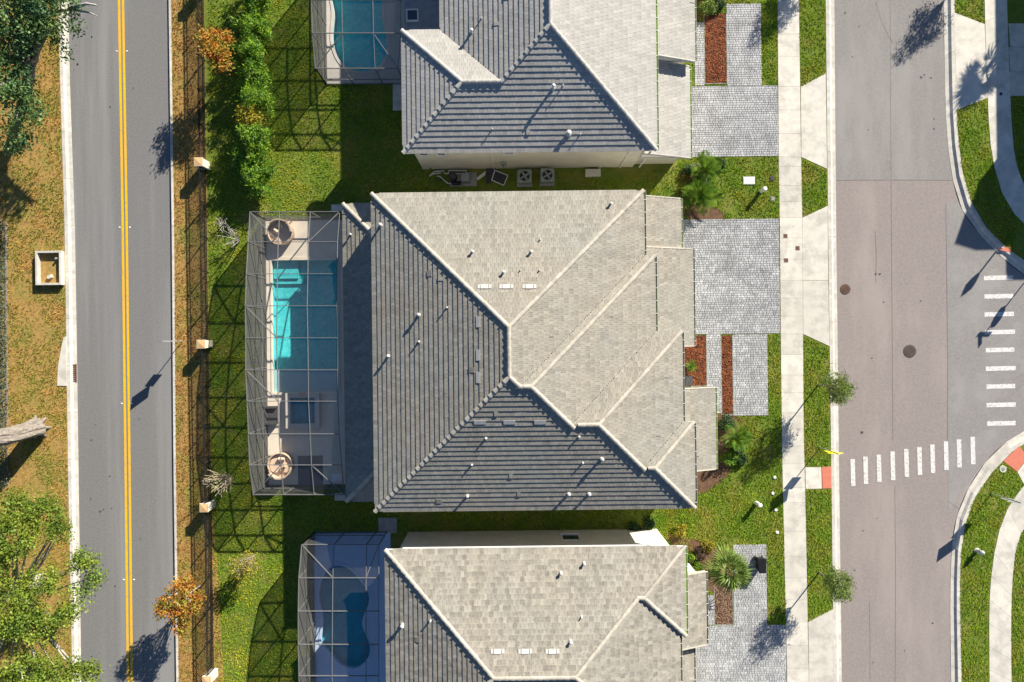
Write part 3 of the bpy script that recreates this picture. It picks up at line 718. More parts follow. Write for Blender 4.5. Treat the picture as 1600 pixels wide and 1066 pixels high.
def shed(root, rect, he, m, seed, top_side='W', tp=TP, wall_in=.35, gut=None, zwall=None):
    """lean-to roof falling east from the upper wall; rect x0 = upper wall"""
    x0, x1, y0, y1 = rect
    rf = Roof([rect], he, tp, opens='WNS'); tile_roof(root, rf, m, seed)
    zt = he+tp*(x1-x0)
    # body below: wedge with sloping top
    b = MB(); pts = [(x0, he-.2), (x1, he-.2), (x1, he-.02), (x0, zt-.04)]
    vs = [(x, y0+.02, z) for x, z in pts]+[(x, y1-.02, z) for x, z in pts]
    b.add(vs, [(0,1,2,3),(7,6,5,4),(0,4,5,1),(1,5,6,2),(2,6,7,3),(3,7,4,0)]).build('fascia', M_WHITE, root)
    for y in (y0, y1):
        s = 1 if y == y1 else -1; a, c = sorted((y-s*.02, y+s*.045))
        q = [(x0, zt-.2), (x1+.02, he-.2), (x1+.02, he+.065), (x0, zt+.065)]
        MB().add([(x, a, z) for x, z in q]+[(x, c, z) for x, z in q], [(0,1,2,3),(7,6,5,4),(0,4,5,1),(1,5,6,2),(2,6,7,3),(3,7,4,0)]).build('rake_board', M_CAP if m is not M_TILE_T else M_CAPT, root)
    MB().box(x0-.6, x1-wall_in, y0+wall_in, y1-wall_in, -.1, he-.2).build('wall', M_STUCCO, root)
    if gut: gutter(root, y0, y1, he+.01, gut, x1)
    return rf
mean = lambda *a: sum(a)/len(a)
gx = lambda h, *ps: mean(*[G(a, b, h)[0] for a, b in ps]); gy = lambda h, *ps: mean(*[G(a, b, h)[1] for a, b in ps])

# ------------------------------------------------------------------ middle house
cw = gx(HE,(580,303),(587,798)); cA = gx(HE,(1005,298),(1006,398)); cB = gx(HE,(1022,402),(1024,515)); cC = gx(HE,(1064,520),(1067,657)); cD = gx(HE,(1084,661),(1085,793))
cN = gy(HE,(580,303),(1005,298)); cs = gy(HE,(587,798),(1085,794)); yB = gy(HE,(1013,400)); yC = gy(HE,(1044,518)); yD = gy(HE,(1076,659))
hc = thing('house', 'middle house wholly in view with stepped tan tile hip roof and three white ridge vents', 'house', (0, 0, 0))
RC = Roof([(cw,cA,cs,cN),(cw,cB,cs,yB),(cw,cC,cs,yC),(cw,cD,cs,yD)], HE)
tile_roof(hc, RC, M_TILE_C, 11, singles=300); hip_caps(hc, RC, M_CAP)
epoly = [(cw,cs),(cD,cs),(cD,yD),(cC,yD),(cC,yC),(cB,yC),(cB,yB),(cA,yB),(cA,cN),(cw,cN)]
eave_prism(hc, epoly, HE); wpoly = inset(epoly, .45); walls(hc, wpoly, HE-.2)
for a, b, x in ((yB+.02,cN,cA),(yC+.02,yB-.02,cB),(yD+.02,yC-.02,cC),(cs,yD-.02,cD)): gutter(hc, a, b, HE+.015, M_GUT_D, x)
for a in [(738,393,.06,.3),(830,393,.06,.3),(844,374,.035,.22,False),(787,425,.06,.3),(813,422,.03,.2,False),(843,422,.035,.22,False),(955,318,.06,.3),(594,351,.07,.35),(654,492,.07,.32),(698,480.5,.04,.25,False),(654,534,.045,.25,False),(606,556.6,.06,.32),
          (759,685.6,.05,.2,False),(737,727,.045,.2,False),(730,776,.06,.3),(905,683,.05,.2,False),(941,718,.075,.33),(911,724,.045,.2,False),(889,773,.07,.3),(921,773,.07,.3)]:
    pipe_vent(hc, RC, *a)
for px in (757, 791, 827): flat_vent(hc, RC, px, 448, .42, .25, 'x', M_VENTW)
for py in (503, 555, 590): flat_vent(hc, RC, 747, py, .6, .24, 'y')
for px in (750, 796, 844): flat_vent(hc, RC, px, 660, .65, .24, 'x')
for px, py in ((737,578),(671,428)): flat_vent(hc, RC, px, py, .3, .3, 'y', M_TILE_C)
for px, py in ((686,783),): flat_vent(hc, RC, px, py, .3, .3, 'x', M_TILE_C)
# lower roofs on the street side
xw = wpoly and (cA-.45)
s1 = rectG(1007,311,1063,388,2.9); shed(hc, (cA-.452, s1[1], s1[2], s1[3]), 2.9, M_TILE_C, 21, gut=M_GUT_G)
s2 = rectG(1007,389,1082.5,541,2.75); shed(hc, (cB-.452, s2[1], s2[2], s1[2]-.07), 2.75, M_TILE_C, 22, gut=M_GUT_D)
s3 = rectG(1068,606,1117,733,2.9); shed(hc, (cC-.452, s3[1], s3[2], s3[3]), 2.9, M_TILE_C, 23, gut=M_GUT_G)
garage_door(hc, s2[2]+.9, s2[2]+5.4, s2[1]-.35, 2.2)
window_x(hc, s3[2]+1.2, s3[2]+2.6, s3[1]-.35, .8, 2.1, 1); window_x(hc, s1[2]+.8, s1[2]+1.8, s1[1]-.35, .9, 2.1, 1)
# lanai roof behind, over the pool side
ln = (gx(2.8,(536,320),(541.5,783)), cw+.46, gy(2.8,(541.5,783)), gy(2.8,(536,319)))
RL = Roof([(ln[0], ln[1]+20, ln[2], ln[3])], 2.8, TP, clip=lambda X, Y: X < ln[1]+.02)
RL.bb = (ln[0], ln[1]+.05, ln[2], ln[3]); RL.rects_draw = [ln]
def tile_roof_clipped(root, rf, m, seed, xr):
    full = rf.rects; tile_roof(root, rf, m, seed); rf.rects = full
tile_roof_clipped(hc, RL, M_TILE_C, 24, ln[1]); hip_caps(hc, RL, M_CAP)
lp = [(ln[0],ln[2]),(ln[1],ln[2]),(ln[1],ln[3]),(ln[0],ln[3])]; eave_prism(hc, lp, 2.8)
MB().box(ln[0]+.7, ln[1], ln[2]+.4, ln[3]-.4, -.1, 2.6).build('wall', M_STUCCO, hc)
pipe_vent(hc, RL, 547, 366, .05, .25)
for k in range(4):
    y = ln[2]+2+k*4.2; window_x(hc, y, y+2.6, ln[0]+.7, .1, 2.2, -1)
# ------------------------------------------------------------------ north house
tw1 = gx(HE,(628,48),(630,240)); tw2 = gx(HE,(688,20),(688,48)); te = gx(HE,(1025,233),(1023.5,0)); ts = gy(HE,(630,240),(1025,234)); ty = gy(HE,(657,48)); tn = ts+26
ht = thing('house', 'north house with clean grey tile roof, cream side wall and green gutters', 'house', ((tw2+te)/2, ts+8, 0))
RT = Roof([(tw2,te,ts,tn),(tw1,te-2.5,ts,ty)], HE)
tile_roof(ht, RT, M_TILE_T, 12); hip_caps(ht, RT, M_CAPT)
tp_ = [(tw1,ts),(te,ts),(te,tn),(tw2,tn),(tw2,ty),(tw1,ty)]
eave_prism(ht, tp_, HE); tw_poly = inset(tp_, .42); walls(ht, tw_poly, HE-.2)
gutter(ht, ts, tn, HE+.015, M_GUT_G, te)
for a in [(865,133.6,.07,.42),(880,132,.03,.3,False),(769,200.6,.03,.22,False),(889,207,.10,.25),(907,208.7,.03,.22,False),(736.6,47,.07,.35),(752,27,.035,.25,False)]: pipe_vent(ht, RT, *a)
n1 = rectG(1026,-200,1083,96,3.4); shed(ht, (te-.422, n1[1], n1[2], n1[3]), 3.4, M_TILE_T, 31, gut=M_GUT_G)
n2 = rectG(1006,97,1077,247,2.75); shed(ht, (te-.422, n2[1], n2[2], n1[2]-.07), 2.75, M_TILE_T, 32, gut=M_GUT_G)
garage_door(ht, n2[2]+.8, n2[2]+5.2, n2[1]-.35, 2.2)
wy = ts+.42
for px0, px1, z in ((655,667,4.05),(683,694,4.05),(788,802,4.2)):
    x0, x1 = G(px0, 248, 4.2)[0], G(px1, 248, 4.2)[0]; window(ht, x0, x1, wy, z-.45, z+.45, -1)
for px0, px1, z in ((829,847,5.1),(858,872,4.0)):
    x0, x1 = G(px0, 240, z)[0], G(px1, 240, z)[0]; MB().box(x0, x1, wy-.04, wy+.01, z-.12, z+.12).build('wall_vent', M_DKGREY, ht)
for px in (770, 978, 1010): 
    x = G(px, 255, 2.5)[0]
    MB().box(x-.04, x+.04, wy-.075, wy-.003, .1, HE-.22).build('downspout', M_WHITE, ht)
x = G(787,259,1.6)[0]; m_ = MB().box(x-.18, x+.18, wy-.16, wy-.002, 1.3, 1.8).build('electric_meter', M_GREY, ht)
MB().lathe(x, wy-.18, [(.11,1.42),(.11,1.62),(.09,1.66)], 12).build('meter_dial', M_GREY, m_)
MB().tube([(x, wy-.06, 1.3), (x, wy-.06, .05)], .03).build('conduit', M_GREY, ht)
# flat lanai roof of the north house with a framed skylight
fl = (gx(2.8,(632,20)), tw2+.43, ty-.44, tn)
MB().box(*fl, 2.62, 2.8).build('lanai_roof', mat('flat_roof_slate', (.30,.31,.33), (.24,.25,.27), 3, .8, rnd=0), ht)
MB().box(fl[0]+.8, fl[1], fl[2]+.01, fl[3]-.4, -.1, 2.62).build('wall', M_STUCCO, ht)
q = rectG(635,15,654,34,2.85); sk = MB()
for r in ((q[0],q[1],q[2],q[2]+.07),(q[0],q[1],q[3]-.07,q[3]),(q[0],q[0]+.07,q[2]+.07,q[3]-.07),(q[1]-.07,q[1],q[2]+.07,q[3]-.07)): sk.box(*r, 2.79, 2.95)
so = sk.build('skylight', M_WHITE, ht); MB().box(q[0]+.07, q[1]-.07, q[2]+.07, q[3]-.07, 2.8, 2.9).build('pane', M_GLASS, so)
# ------------------------------------------------------------------ south house
bw = gx(HE,(604,862),(602,1000)); b1 = gx(HE,(1062,1020)); b2 = gx(HE,(1070,860),(1071,990)); bN = gy(HE,(605,859),(1070,854)); bY = gy(HE,(1066,993)); bS = bN-12.6
hb = thing('house', 'south house cut by the frame with dark streaked tan roof and shaded cream wall', 'house', ((bw+b1)/2, bN-6, 0))
RB = Roof([(bw,b1,bS,bN),(bw+8,b2,bY,bN)], HE)
tile_roof(hb, RB, M_TILE_B, 13); hip_caps(hb, RB, M_CAP)
bp_ = [(bw,bS),(b1,bS),(b1,bY),(b2,bY),(b2,bN),(bw,bN)]
eave_prism(hb, bp_, HE); walls(hb, inset(bp_, .5), HE-.2)
gutter(hb, bY+.02, bN, HE+.015, M_GUT_G, b2); gutter(hb, bS, bY-.02, HE+.015, M_GUT_D, b1)
for a in [(628,979.6,.08,.32),(672,972,.045,.25,False),(876.6,897,.06,.3),(913,882,.06,.3),(909,966,.04,.25,False),(892,1005,.06,.3)]: pipe_vent(hb, RB, *a)
for px in (777.5, 820.6, 863): flat_vent(hb, RB, px, 1017, .42, .25, 'x', M_VENTW)
flat_vent(hb, RB, 652.6, 999, .3, .3, 'y', M_TILE_B)
k1 = rectG(1072,894,1102.5,1007,2.9); shed(hb, (b2-.502, k1[1], k1[2], k1[3]), 2.9, M_TILE_B, 41, gut=M_GUT_D)
k2 = rectG(1062,1016,1084,1200,2.7); shed(hb, (b1-.502, k2[1], k2[2], k1[2]-.07), 2.7, M_TILE_B, 42, gut=M_GUT_D)
wyb = bN-.5
for px0, px1 in ((754,774),(823,845)):
    x0, x1 = G(px0, 850, 4.7)[0], G(px1, 850, 4.7)[0]; window(hb, x0, x1, wyb, 4.35, 4.95, 1)
for px0, px1, z in ((880,905,2.2),):
    x0, x1 = G(px0, 840, z)[0], G(px1, 840, z)[0]; window(hb, x0, x1, wyb, 1.2, 2.3, 1)
x = b2-.5; MB().box(x-.10, x+.025, wyb-.11, wyb+.025, 0, HE-.2).build('corner_trim', M_WHITE, hb)
MB().box(k1[1]-.46, k1[1]-.325, k1[3]-.45, k1[3]-.325, 0, 2.7).build('corner_trim', M_WHITE, hb)
for z in (5.22,):
    MB().box(bw+1.0, b2-2.2, bN+.003, bN+.10, HE-.11, HE-.02).build('gutter', M_WHITE, hb)
# ------------------------------------------------------------------ east house (outside the frame, casts the shade on the north-east corner)
ea = G(1722,-300); eb = G(2150,66); e1 = (ea[0], eb[0], G(1722,68)[1], ea[1]); e2 = (G(1747,216)[0], eb[0], G(1747,216)[1], G(1747,-60)[1])
he_ = thing('house', 'neighbouring house across the east road whose shadow falls over the sidewalk corner', 'house', (e2[0]+5, e2[2]+4, 0))
RE = Roof([e1, e2], HE)
ep_ = [(e2[0],e2[2]),(e2[1],e2[2]),(e2[1],e1[3]),(e1[0],e1[3]),(e1[0],e1[2]),(e2[0],e1[2])]
eave_prism(he_, ep_, HE); walls(he_, inset(ep_, .45), HE-.2); tile_roof(he_, RE, M_TILE_T, 51)
wa, wb = G(1697,66), G(1697,172); wm = G(1697,119); xe = e2[0]+3
v = [(wa[0],wa[1],HE),(wb[0],wb[1],HE),(wm[0],wm[1],6.6),(xe,wa[1],HE),(xe,wb[1],HE),(xe,wm[1],6.6),(wa[0],wa[1],-.1),(wb[0],wb[1],-.1),(xe,wa[1],-.1),(xe,wb[1],-.1)]
MB().add(v[:6], [(0,1,2),(3,5,4),(0,2,5,3),(1,4,5,2),(0,3,4,1)]).build('wing_roof', M_TILE_T, he_)
MB().box(wa[0]+.05, xe, wb[1]+.05, wa[1]-.05, -.1, HE-.01).build('wall', M_STUCCO, he_)
# ================================================================== POOLS AND SCREEN CAGES
def basin(name, label, poly, deck_outer, deck_mat, m, depth=.52, shelf=None, spa=None, deck_name='pool_deck'):
    """deck with a hole, coping ring, walls, floor, water"""
    holes = [poly]
    d = MB().holed(deck_outer, holes, .05)
    n = len(deck_outer); vs = [(x, y, .05) for x, y in deck_outer]+[(x, y, -.1) for x, y in deck_outer]
    d.add(vs, [(i, i+n, (i+1) % n+n, (i+1) % n) for i in range(n)])
    o = d.build(deck_name, deck_mat, org=(deck_outer[0][0], deck_outer[0][1], 0)); o['kind'] = 'structure'
    c = np.mean(np.array(poly), 0); t = thing(name, label, 'pool', (c[0], c[1], 0))
    n = len(poly); cp = MB(); inn = [(c[0]+(x-c[0])*.985, c[1]+(y-c[1])*.985) for x, y in poly]
    out = [(x+(x-c[0])/max(.01, math.dist((x, y), c))*.16, y+(y-c[1])/max(.01, math.dist((x, y), c))*.16) for x, y in poly]
    vs = [(x, y, .085) for x, y in inn]+[(x, y, .085) for x, y in out]+[(x, y, .03) for x, y in out]+[(x, y, -.2) for x, y in inn]
    fs = []
    for i in range(n):
        j = (i+1) % n; fs += [(i, n+i, n+j, j), (n+i, 2*n+i, 2*n+j, n+j), (3*n+i, i, j, 3*n+j)]
    cp.add(vs, fs).build('coping', deck_mat, t)
    w_ = MB(); vs = [(x, y, -.01) for x, y in poly]+[(x, y, -depth) for x, y in inn]
    w_.add(vs, [(i, n+i, n+(i+1) % n, (i+1) % n) for i in range(n)]+[tuple(range(n, 2*n))]).build('basin', m, t)
    MB().sheet(inn, -.06).build('water', M_WATER, t)
    return t
def rectp(x0, x1, y0, y1): return [(x0,y0),(x1,y0),(x1,y1),(x0,y1)]
dkT = rectG(510,-140,640,130.5); dkB = rectG(491,833,612,1130)
basin('swimming_pool', 'free-form teal pool in the north screen enclosure', POOL_T, rectp(*dkT), M_DECKG, M_POOL)
basin('swimming_pool', 'peanut-shaped dark blue pool in the south screen enclosure', POOL_B, rectp(*dkB), M_DECKB, mat('pool_plaster_blue', (.04,.36,.46), (.03,.30,.40), 3.0, .8))
dkC = rectG(415.5,343,556,757)
pt = basin('swimming_pool', 'long rectangular turquoise pool with shallow shelf behind the middle house', POOL_C, rectp(*dkC), M_DECK, M_POOL)
ysh = G(470,577)[1]
MB().box(pc[0]+.06, pc[1]-.06, pc[2]+.05, ysh, -.51, -.11).build('sun_shelf', M_SHELF, pt)
for k in range(2): MB().box(pc[0]+.06, pc[0]+1.7+k*.35, pc[3]-1.25-k*.35, pc[3]-.06 if k == 0 else pc[3]-1.25, -.51, -.25-.12*k).build('pool_step', M_POOL, pt)
# raised spa
c = rectG(450,613.5,502,668); sp = thing('spa', 'raised square spa with white rim beside the long pool', 'spa', ((c[0]+c[1])/2, (c[2]+c[3])/2, .05))
wd = .30; rim = MB()
for r in ((c[0],c[1],c[2],c[2]+wd),(c[0],c[1],c[3]-wd,c[3]),(c[0],c[0]+wd,c[2]+wd,c[3]-wd),(c[1]-wd,c[1],c[2]+wd,c[3]-wd)): rim.box(*r, .04, .48)
rim.build('rim', M_DECKG, sp); MB().box(c[0]+wd, c[1]-wd, c[2]+wd, c[3]-wd, .04, .1).build('floor', M_POOLD, sp)
MB().sheet(rectp(c[0]+wd, c[1]-wd, c[2]+wd, c[3]-wd), .40).build('water', M_WATERS, sp)
MB().box(mean(c[0],c[1])-.22, mean(c[0],c[1])+.22, c[3]-wd-.02, c[3]+.05, .40, .5).build('spillway', M_WICK, sp)

def cage(label, rows, cols, sides, diags, org, baserow=None):
    """rows: (photo y, height); cols: list of photo-x lists, one per longitudinal beam"""
    t = thing('screen_enclosure', label, 'pool enclosure', (*org, .0))
    nr, nc = len(rows), len(cols)
    N = [[GV(cols[j][i], rows[i][0], rows[i][1]) for j in range(nc)] for i in range(nr)]
    bw_, bh = .038, .08
    for i in range(nr):
        for j in range(nc-1): MB().beam(N[i][j], N[i][j+1], bw_, bh).build('beam', M_ALU, t)
    for j in range(nc):
        for i in range(nr-1): MB().beam(N[i][j], N[i+1][j], bw_*.92, bh*.9).build('beam', M_ALU, t)
    for (a, b), (c_, d) in diags: MB().beam(N[a][b], N[c_][d], .05, .06).build('brace', M_ALU, t)
    dn = Vector((0, 0, -.035))
    for i in range(nr-1):
        for j in range(nc-1):
            MB().add([N[i][j]+dn, N[i][j+1]+dn, N[i+1][j+1]+dn, N[i+1][j]+dn], [(0,1,2,3)]).build('roof_screen', M_SCRR, t)
    def wall(nodes, sm=M_SCRE):
        for a in nodes: MB().beam((a.x, a.y, .05), a, .06, .06).build('post', M_ALU, t)
        for a, b in zip(nodes[:-1], nodes[1:]):
            for z in (.08, .85): MB().beam((a.x, a.y, z), (b.x, b.y, z), .05, .06).build('rail', M_ALU, t)
            MB().add([(a.x, a.y, .06), (b.x, b.y, .06), b, a], [(0,1,2,3)]).build('wall_screen', sm, t)
    if 'L' in sides: wall([N[i][0] for i in range(nr)], M_SCRW)
    if 'T' in sides: wall(N[0])
    if 'B' in sides: wall(N[-1])
    return t
yrow = [331,378,428,478,528,578,627,678,726.6,773]; hrow = [2.68,3.02,3.37,3.58,3.6,3.62,3.5,3.34,3.18,2.67]
cage('long arched screen enclosure over the rectangular pool, the middle of three', list(zip(yrow, hrow)),
     [[390.7,388,385,383.4,384,384,386,388,390,395.6],[437,434.6,433.4,433,432,433.4,434.6,436,439,443],[485,482,481,480,481,481.7,482,484.6,486.6,490.7],[531,527.5,526.5,526.5,528,528,528,530,534,538]],
     'LTB', [((0,0),(1,1)),((0,3),(1,2)),((3,0),(4,1)),((9,0),(8,1)),((9,3),(8,2)),((6,1),(5,0))], (dkC[0], dkC[2]))
cage('screen enclosure over the free-form teal pool, cut by the top of the frame', [(-110,3.5),(-55,3.5),(0,3.39),(52,3.2),(107,2.65)],
     [[485,485.5,486.5,488,492.5],[534,534,534,535,537],[582,582,582.5,583.5,586],[627,627,626.5,626,622]], 'LB', [((4,0),(3,1)),((4,3),(3,2))], (dkT[0], dkT[2]))
cage('screen enclosure over the peanut-shaped pool, cut by the bottom of the frame', [(851,2.87),(903,3.25),(955,3.45),(1007,3.5),(1056,3.45),(1108,3.3)],
     [[471.5,467,466,466,467,470],[522,520,519.5,519,519,521],[573,572,572,572,572,573],[592,592,592,592,592,592]], 'LT', [((0,0),(1,1)),((0,3),(1,2))], (dkB[0], dkB[3]))
# furniture on the middle deck
def tub(px, py, label, rim_m, back_rot):
    c = GV(px, py, 0.4); c.z = .05; t = thing('round_daybed', label, 'daybed', c)
    n = 28; prof = [(.80, .05), (.86, .62), (.80, .66), (.77, .64), (.74, .2)]
    MB().lathe(c.x, c.y, prof, n).build('shell', rim_m, t)
    MB().lathe(c.x, c.y, [(.735,.18),(.745,.40),(.70,.47),(.0,.48)][:3], n).build('cushion', M_CUSH, t)
    b = MB(); vs = []
    for k in range(13):
        a = back_rot-1.2+2.4*k/12
        for r, z in ((.84,.5),(.72,.5),(.76,.98),(.84,.98)): vs.append((c.x+r*math.cos(a), c.y+r*math.sin(a), z))
    fs = [(0,1,2,3),(51,50,49,48)]
    for k in range(12): fs += [(4*k+i, 4*k+(i+1) % 4, 4*k+4+(i+1) % 4, 4*k+4+i) for i in range(4)]
    b.add(vs, fs).build('backrest', rim_m, t)
    for dx, dy, rz in ((.3,.25,.4),(-.2,.4,-.3)): MB().obox((c.x+dx*math.cos(back_rot)-dy*.4*math.sin(back_rot), c.y+dx*math.sin(back_rot)+dy*.6, .56), (.42,.16,.3), rz+back_rot+1.57, .5).build('pillow', M_CREAM, t)
tub(439, 364, 'round tan daybed on the north end of the middle pool deck', M_WICK, 1.2)
tub(439, 727, 'round tan daybed on the south end of the middle pool deck', M_WICK, -1.3)
q = rectG(414,634,436,662); t = thing('lounge_chair', 'dark grey padded lounge chair on the middle pool deck edge', 'chair', (mean(q[0],q[1]), mean(q[2],q[3]), .05))
MB().box(q[0]+.12, q[1], q[2], q[3], .22, .38).build('seat', M_DKGREY, t); MB().obox((q[0]+.12, mean(q[2],q[3]), .55), (.14, q[3]-q[2], .6), 0, 0, -.25).build('backrest', M_DKGREY, t)
for y in (q[2]+.07, q[3]-.07):
    MB().box(q[0]+.15, q[1], y-.06, y+.06, .381, .58).build('armrest', M_DKGREY, t)
    for x in (q[0]+.2, q[1]-.06): MB().box(x-.03, x+.03, y-.03, y+.03, .05, .22).build('leg', M_BLACK, t)
q = rectG(466,712,505,758); o = MB().box(*q, .054, .066).build('outdoor_rug', mat('rug_grey', (.20,.20,.21), (.15,.15,.16), 30, .95)); tag(o, 'grey rectangular rug on the middle pool deck', 'rug')
q = rectG(521,738,536,750); t = thing('side_table', 'small white side table by the lanai end of the middle deck', 'table', (mean(q[0],q[1]), mean(q[2],q[3]), .05))
MB().box(*q, .42, .46).build('table_top', M_WHITE, t)
for x in q[:2]:
    for y in q[2:]: MB().box(x-.02 if x == q[1] else x, x if x == q[1] else x+.02, y-.02 if y == q[3] else y, y if y == q[3] else y+.02, .05, .42).build('leg', M_WHITE, t)
# ================================================================== FENCE WITH COLUMNS
COLS = [(319,-17),(322.5,260),(326.5,537.7),(331,787),(335,1050)]
clab = ['fence column at the top of the frame, only its shadow in view', 'pale fence column with tan cap beside the shrub hedge', 'pale fence column with tan cap next to the thin sign post', 'fence column in deep shade beside the dried straw-coloured shrub', 'fence column at the bottom edge of the frame']
for (px, py), lb in zip(COLS, clab):
    c = GV(px, py); t = thing('fence_column', lb, 'column', c, 'columns of the black picket fence')
    MB().box(c.x-.25, c.x+.25, c.y-.25, c.y+.25, -.02, 1.08).build('shaft', M_STUCCO, t)
    MB().box(c.x-.28, c.x+.28, c.y-.28, c.y+.28, 1.08, 1.16).build('cap', M_STUCCO, t)
    MB().add([(c.x-.27,c.y-.27,1.16),(c.x+.27,c.y-.27,1.16),(c.x+.27,c.y+.27,1.16),(c.x-.27,c.y+.27,1.16),(c.x,c.y,1.21)], [(0,1,4),(1,2,4),(2,3,4),(3,0,4)]).build('cap_top', M_COLCAP, t)
flab = ['black picket fence run above the first column at the top edge', 'black picket fence run beside the orange-leaved tree and hedge', 'black picket fence run beside the bare whitish sapling', 'black picket fence run crossed by the sign post shadow', 'black picket fence run beside the orange tree at the kerb', 'black picket fence run below the bottom column']
ends = [(317.5,-150)] + COLS + [(337.5,1200)]
for (a, b), lb in zip(zip(ends[:-1], ends[1:]), flab):
    A = GV(*a); B = GV(*b); d = (B-A); L = d.length; d /= L; A = A+d*.27; B = B-d*.27; L -= .54
    t = thing('picket_fence', lb, 'fence', A, 'black picket fence along the west road'); nb = max(1, round(L/2.35)); FH = 1.12
    for z, hh in ((FH-.06,.035),(FH-.2,.03),(.14,.035)):
        MB().beam(A+Vector((0,0,z)), B+Vector((0,0,z)), .03, hh).build('rail', M_BLACK, t)
    for k in range(nb+1):
        p = A+d*(L*k/nb); MB().box(p.x-.03, p.x+.03, p.y-.03, p.y+.03, 0, FH+.02).build('post', M_BLACK, t)
    pk = MB(); n = int(L/.10)
    for k in range(n):
        p = A+d*(L*(k+.5)/n); pk.box(p.x-.013, p.x+.013, p.y-.013, p.y+.013, .06, FH)
    pk.build('pickets', M_BLACK, t, kind='stuff')
# ================================================================== SIGNS, LAMPS, STREET ITEMS
def sign_post(px, py, label, face, h=2.66, plaque=True, rz=0.0):
    c = GV(px, py); t = thing('sign_post', label, 'sign', c)
    MB().box(c.x-.02, c.x+.02, c.y-.02, c.y+.02, -.05, h-.05).build('post', M_GREY, t)
    def panel(pts, z, name, m):
        P = [(c.x+math.cos(rz)*u+math.sin(rz)*(.03+o), c.y+math.sin(rz)*u-math.cos(rz)*(.03+o), z+v_) for o in (0, .012) for u, v_ in pts]; n = len(pts)
        return MB().add(P, [tuple(range(n)), tuple(range(2*n-1, n-1, -1))]+[(i, n+i, n+(i+1) % n, (i+1) % n) for i in range(n)]).build(name, m, t)
    s = .53
    panel([(0,-s),(s,0),(0,s),(-s,0)], h-s, 'diamond_panel', face)
    if plaque: panel([(-.29,-.24),(.29,-.24),(.29,.24),(-.29,.24)], h-2*s-.16, 'plaque', face)
    return t
sign_post(285.5, 533, 'thin sign post with diamond panel standing between the west road and fence', M_SIGNB)
sign_post(1281, 699, 'yellow diamond warning sign on the grass strip by the coral kerb ramp', M_SIGNY, 2.66)
sign_post(1549, 771, 'sign post on the curved grass strip at the south-east corner', M_SIGNB, 2.66)
def lamp(px, py, label):
    c = GV(px, py); t = thing('street_lamp', label, 'lamp', c)
    MB().lathe(c.x, c.y, [(.14,-.02),(.14,.25),(.06,.4),(.05,3.3),(.07,3.35)], 10).build('pole', M_BLACK, t)
    MB().lathe(c.x, c.y, [(.09,3.35),(.2,3.6),(.24,3.85),(.12,4.1),(.03,4.25)], 10).build('lantern', M_BLACK, t)
lamp(1636, 293, 'black street lamp beyond the right edge, casting the lantern shadow on the road')
c = GV(1631, 405); t = thing('stop_sign', 'stop sign with street name blades beyond the right edge, casting its shadow on the crosswalk', 'sign', c)
MB().box(c.x-.025, c.x+.025, c.y-.025, c.y+.025, -.05, 3.2).build('post', M_SIGNB, t)
oc = [(.4*math.cos(.3927+k*.7854), .4*math.sin(.3927+k*.7854)) for k in range(8)]
P = [(c.x+.03+o, c.y+a, 2.2+b) for o in (0,.01) for a, b in oc]
MB().add(P, [tuple(range(8)), tuple(range(15,7,-1))]+[(i,8+i,8+(i+1)%8,(i+1)%8) for i in range(8)]).build('octagon_panel', M_RED, t)
MB().box(c.x-.42, c.x+.42, c.y-.01, c.y+.01, 2.8, 3.0).build('name_blade', M_SIGNB, t); MB().box(c.x-.01, c.x+.01, c.y-.42, c.y+.42, 3.01, 3.21).build('name_blade', M_SIGNB, t)
def cyl_thing(name, label, cat, px, py, r, h, m, cap=None, group=None, hh=None):
    c = GV(px, py); t = thing(name, label, cat, c, group)
    MB().lathe(c.x, c.y, [(r*1.15,-.02),(r,.02),(r,h-.05)], 14).build('body', m, t)
    MB().lathe(c.x, c.y, [(r*1.12,h-.06),(r*1.12,h-.01),(r*.7,h+.03)], 14).build('cap', cap or m, t); return t
cyl_thing('utility_pedestal', 'white round utility pedestal on the lawn south of the north driveway', 'pedestal', 1189, 299, .13, .75, M_WHITE)
cyl_thing('utility_pedestal', 'white round utility pedestal on the lawn near the crosswalk', 'pedestal', 1182, 786, .13, .7, M_WHITE)
def lid(name, label, cat, px, py, sx, sy, m, group=None, h=.05):
    q = rectG(px-sx/2, py-sy/2, px+sx/2, py+sy/2); t = thing(name, label, cat, (mean(q[0],q[1]), mean(q[2],q[3]), 0), group)
    MB().box(*q, -.05, h).build('box_rim', m, t); MB().box(q[0]+.04, q[1]-.04, q[2]+.04, q[3]-.04, h, h+.015).build('lid', m, t)
lid('meter_box', 'white rectangular meter box lid in the lawn by the north driveway', 'utility box', 1170, 282.5, 18, 12, M_WHITE)
lid('valve_cover', 'small dark valve cover in the lawn above the pedestal', 'cover', 1206, 279.5, 6, 7, M_DKGREY)
lid('valve_cover', 'small grey valve cover in the lawn right of the pedestal', 'cover', 1207, 311, 6, 7, M_GREY)
for px, py, lb in ((1227,369,'uppermost square iron cover set in the sidewalk slabs'),(1246,388,'middle square iron cover near the apron joint of the sidewalk'),(1228,407,'lowest square iron cover set in the sidewalk slabs')):
    q = rectG(px-3.5, py-3.5, px+3.5, py+3.5); t = thing('square_cover', lb, 'cover', (mean(q[0],q[1]), mean(q[2],q[3]), .02), 'covers in the sidewalk')
    MB().box(*q, -.02, .028).build('frame', M_CONCG, t); MB().box(q[0]+.03, q[1]-.03, q[2]+.03, q[3]-.03, .028, .034).build('lid', M_RUST, t)
c = G(1563.5,147); o = MB().lathe(c[0], c[1], [(.11,.02),(.11,.032),(.09,.036)], 16).build('round_cover', M_DKGREY); tag(o, 'dark round cover in the north-east sidewalk', 'cover')
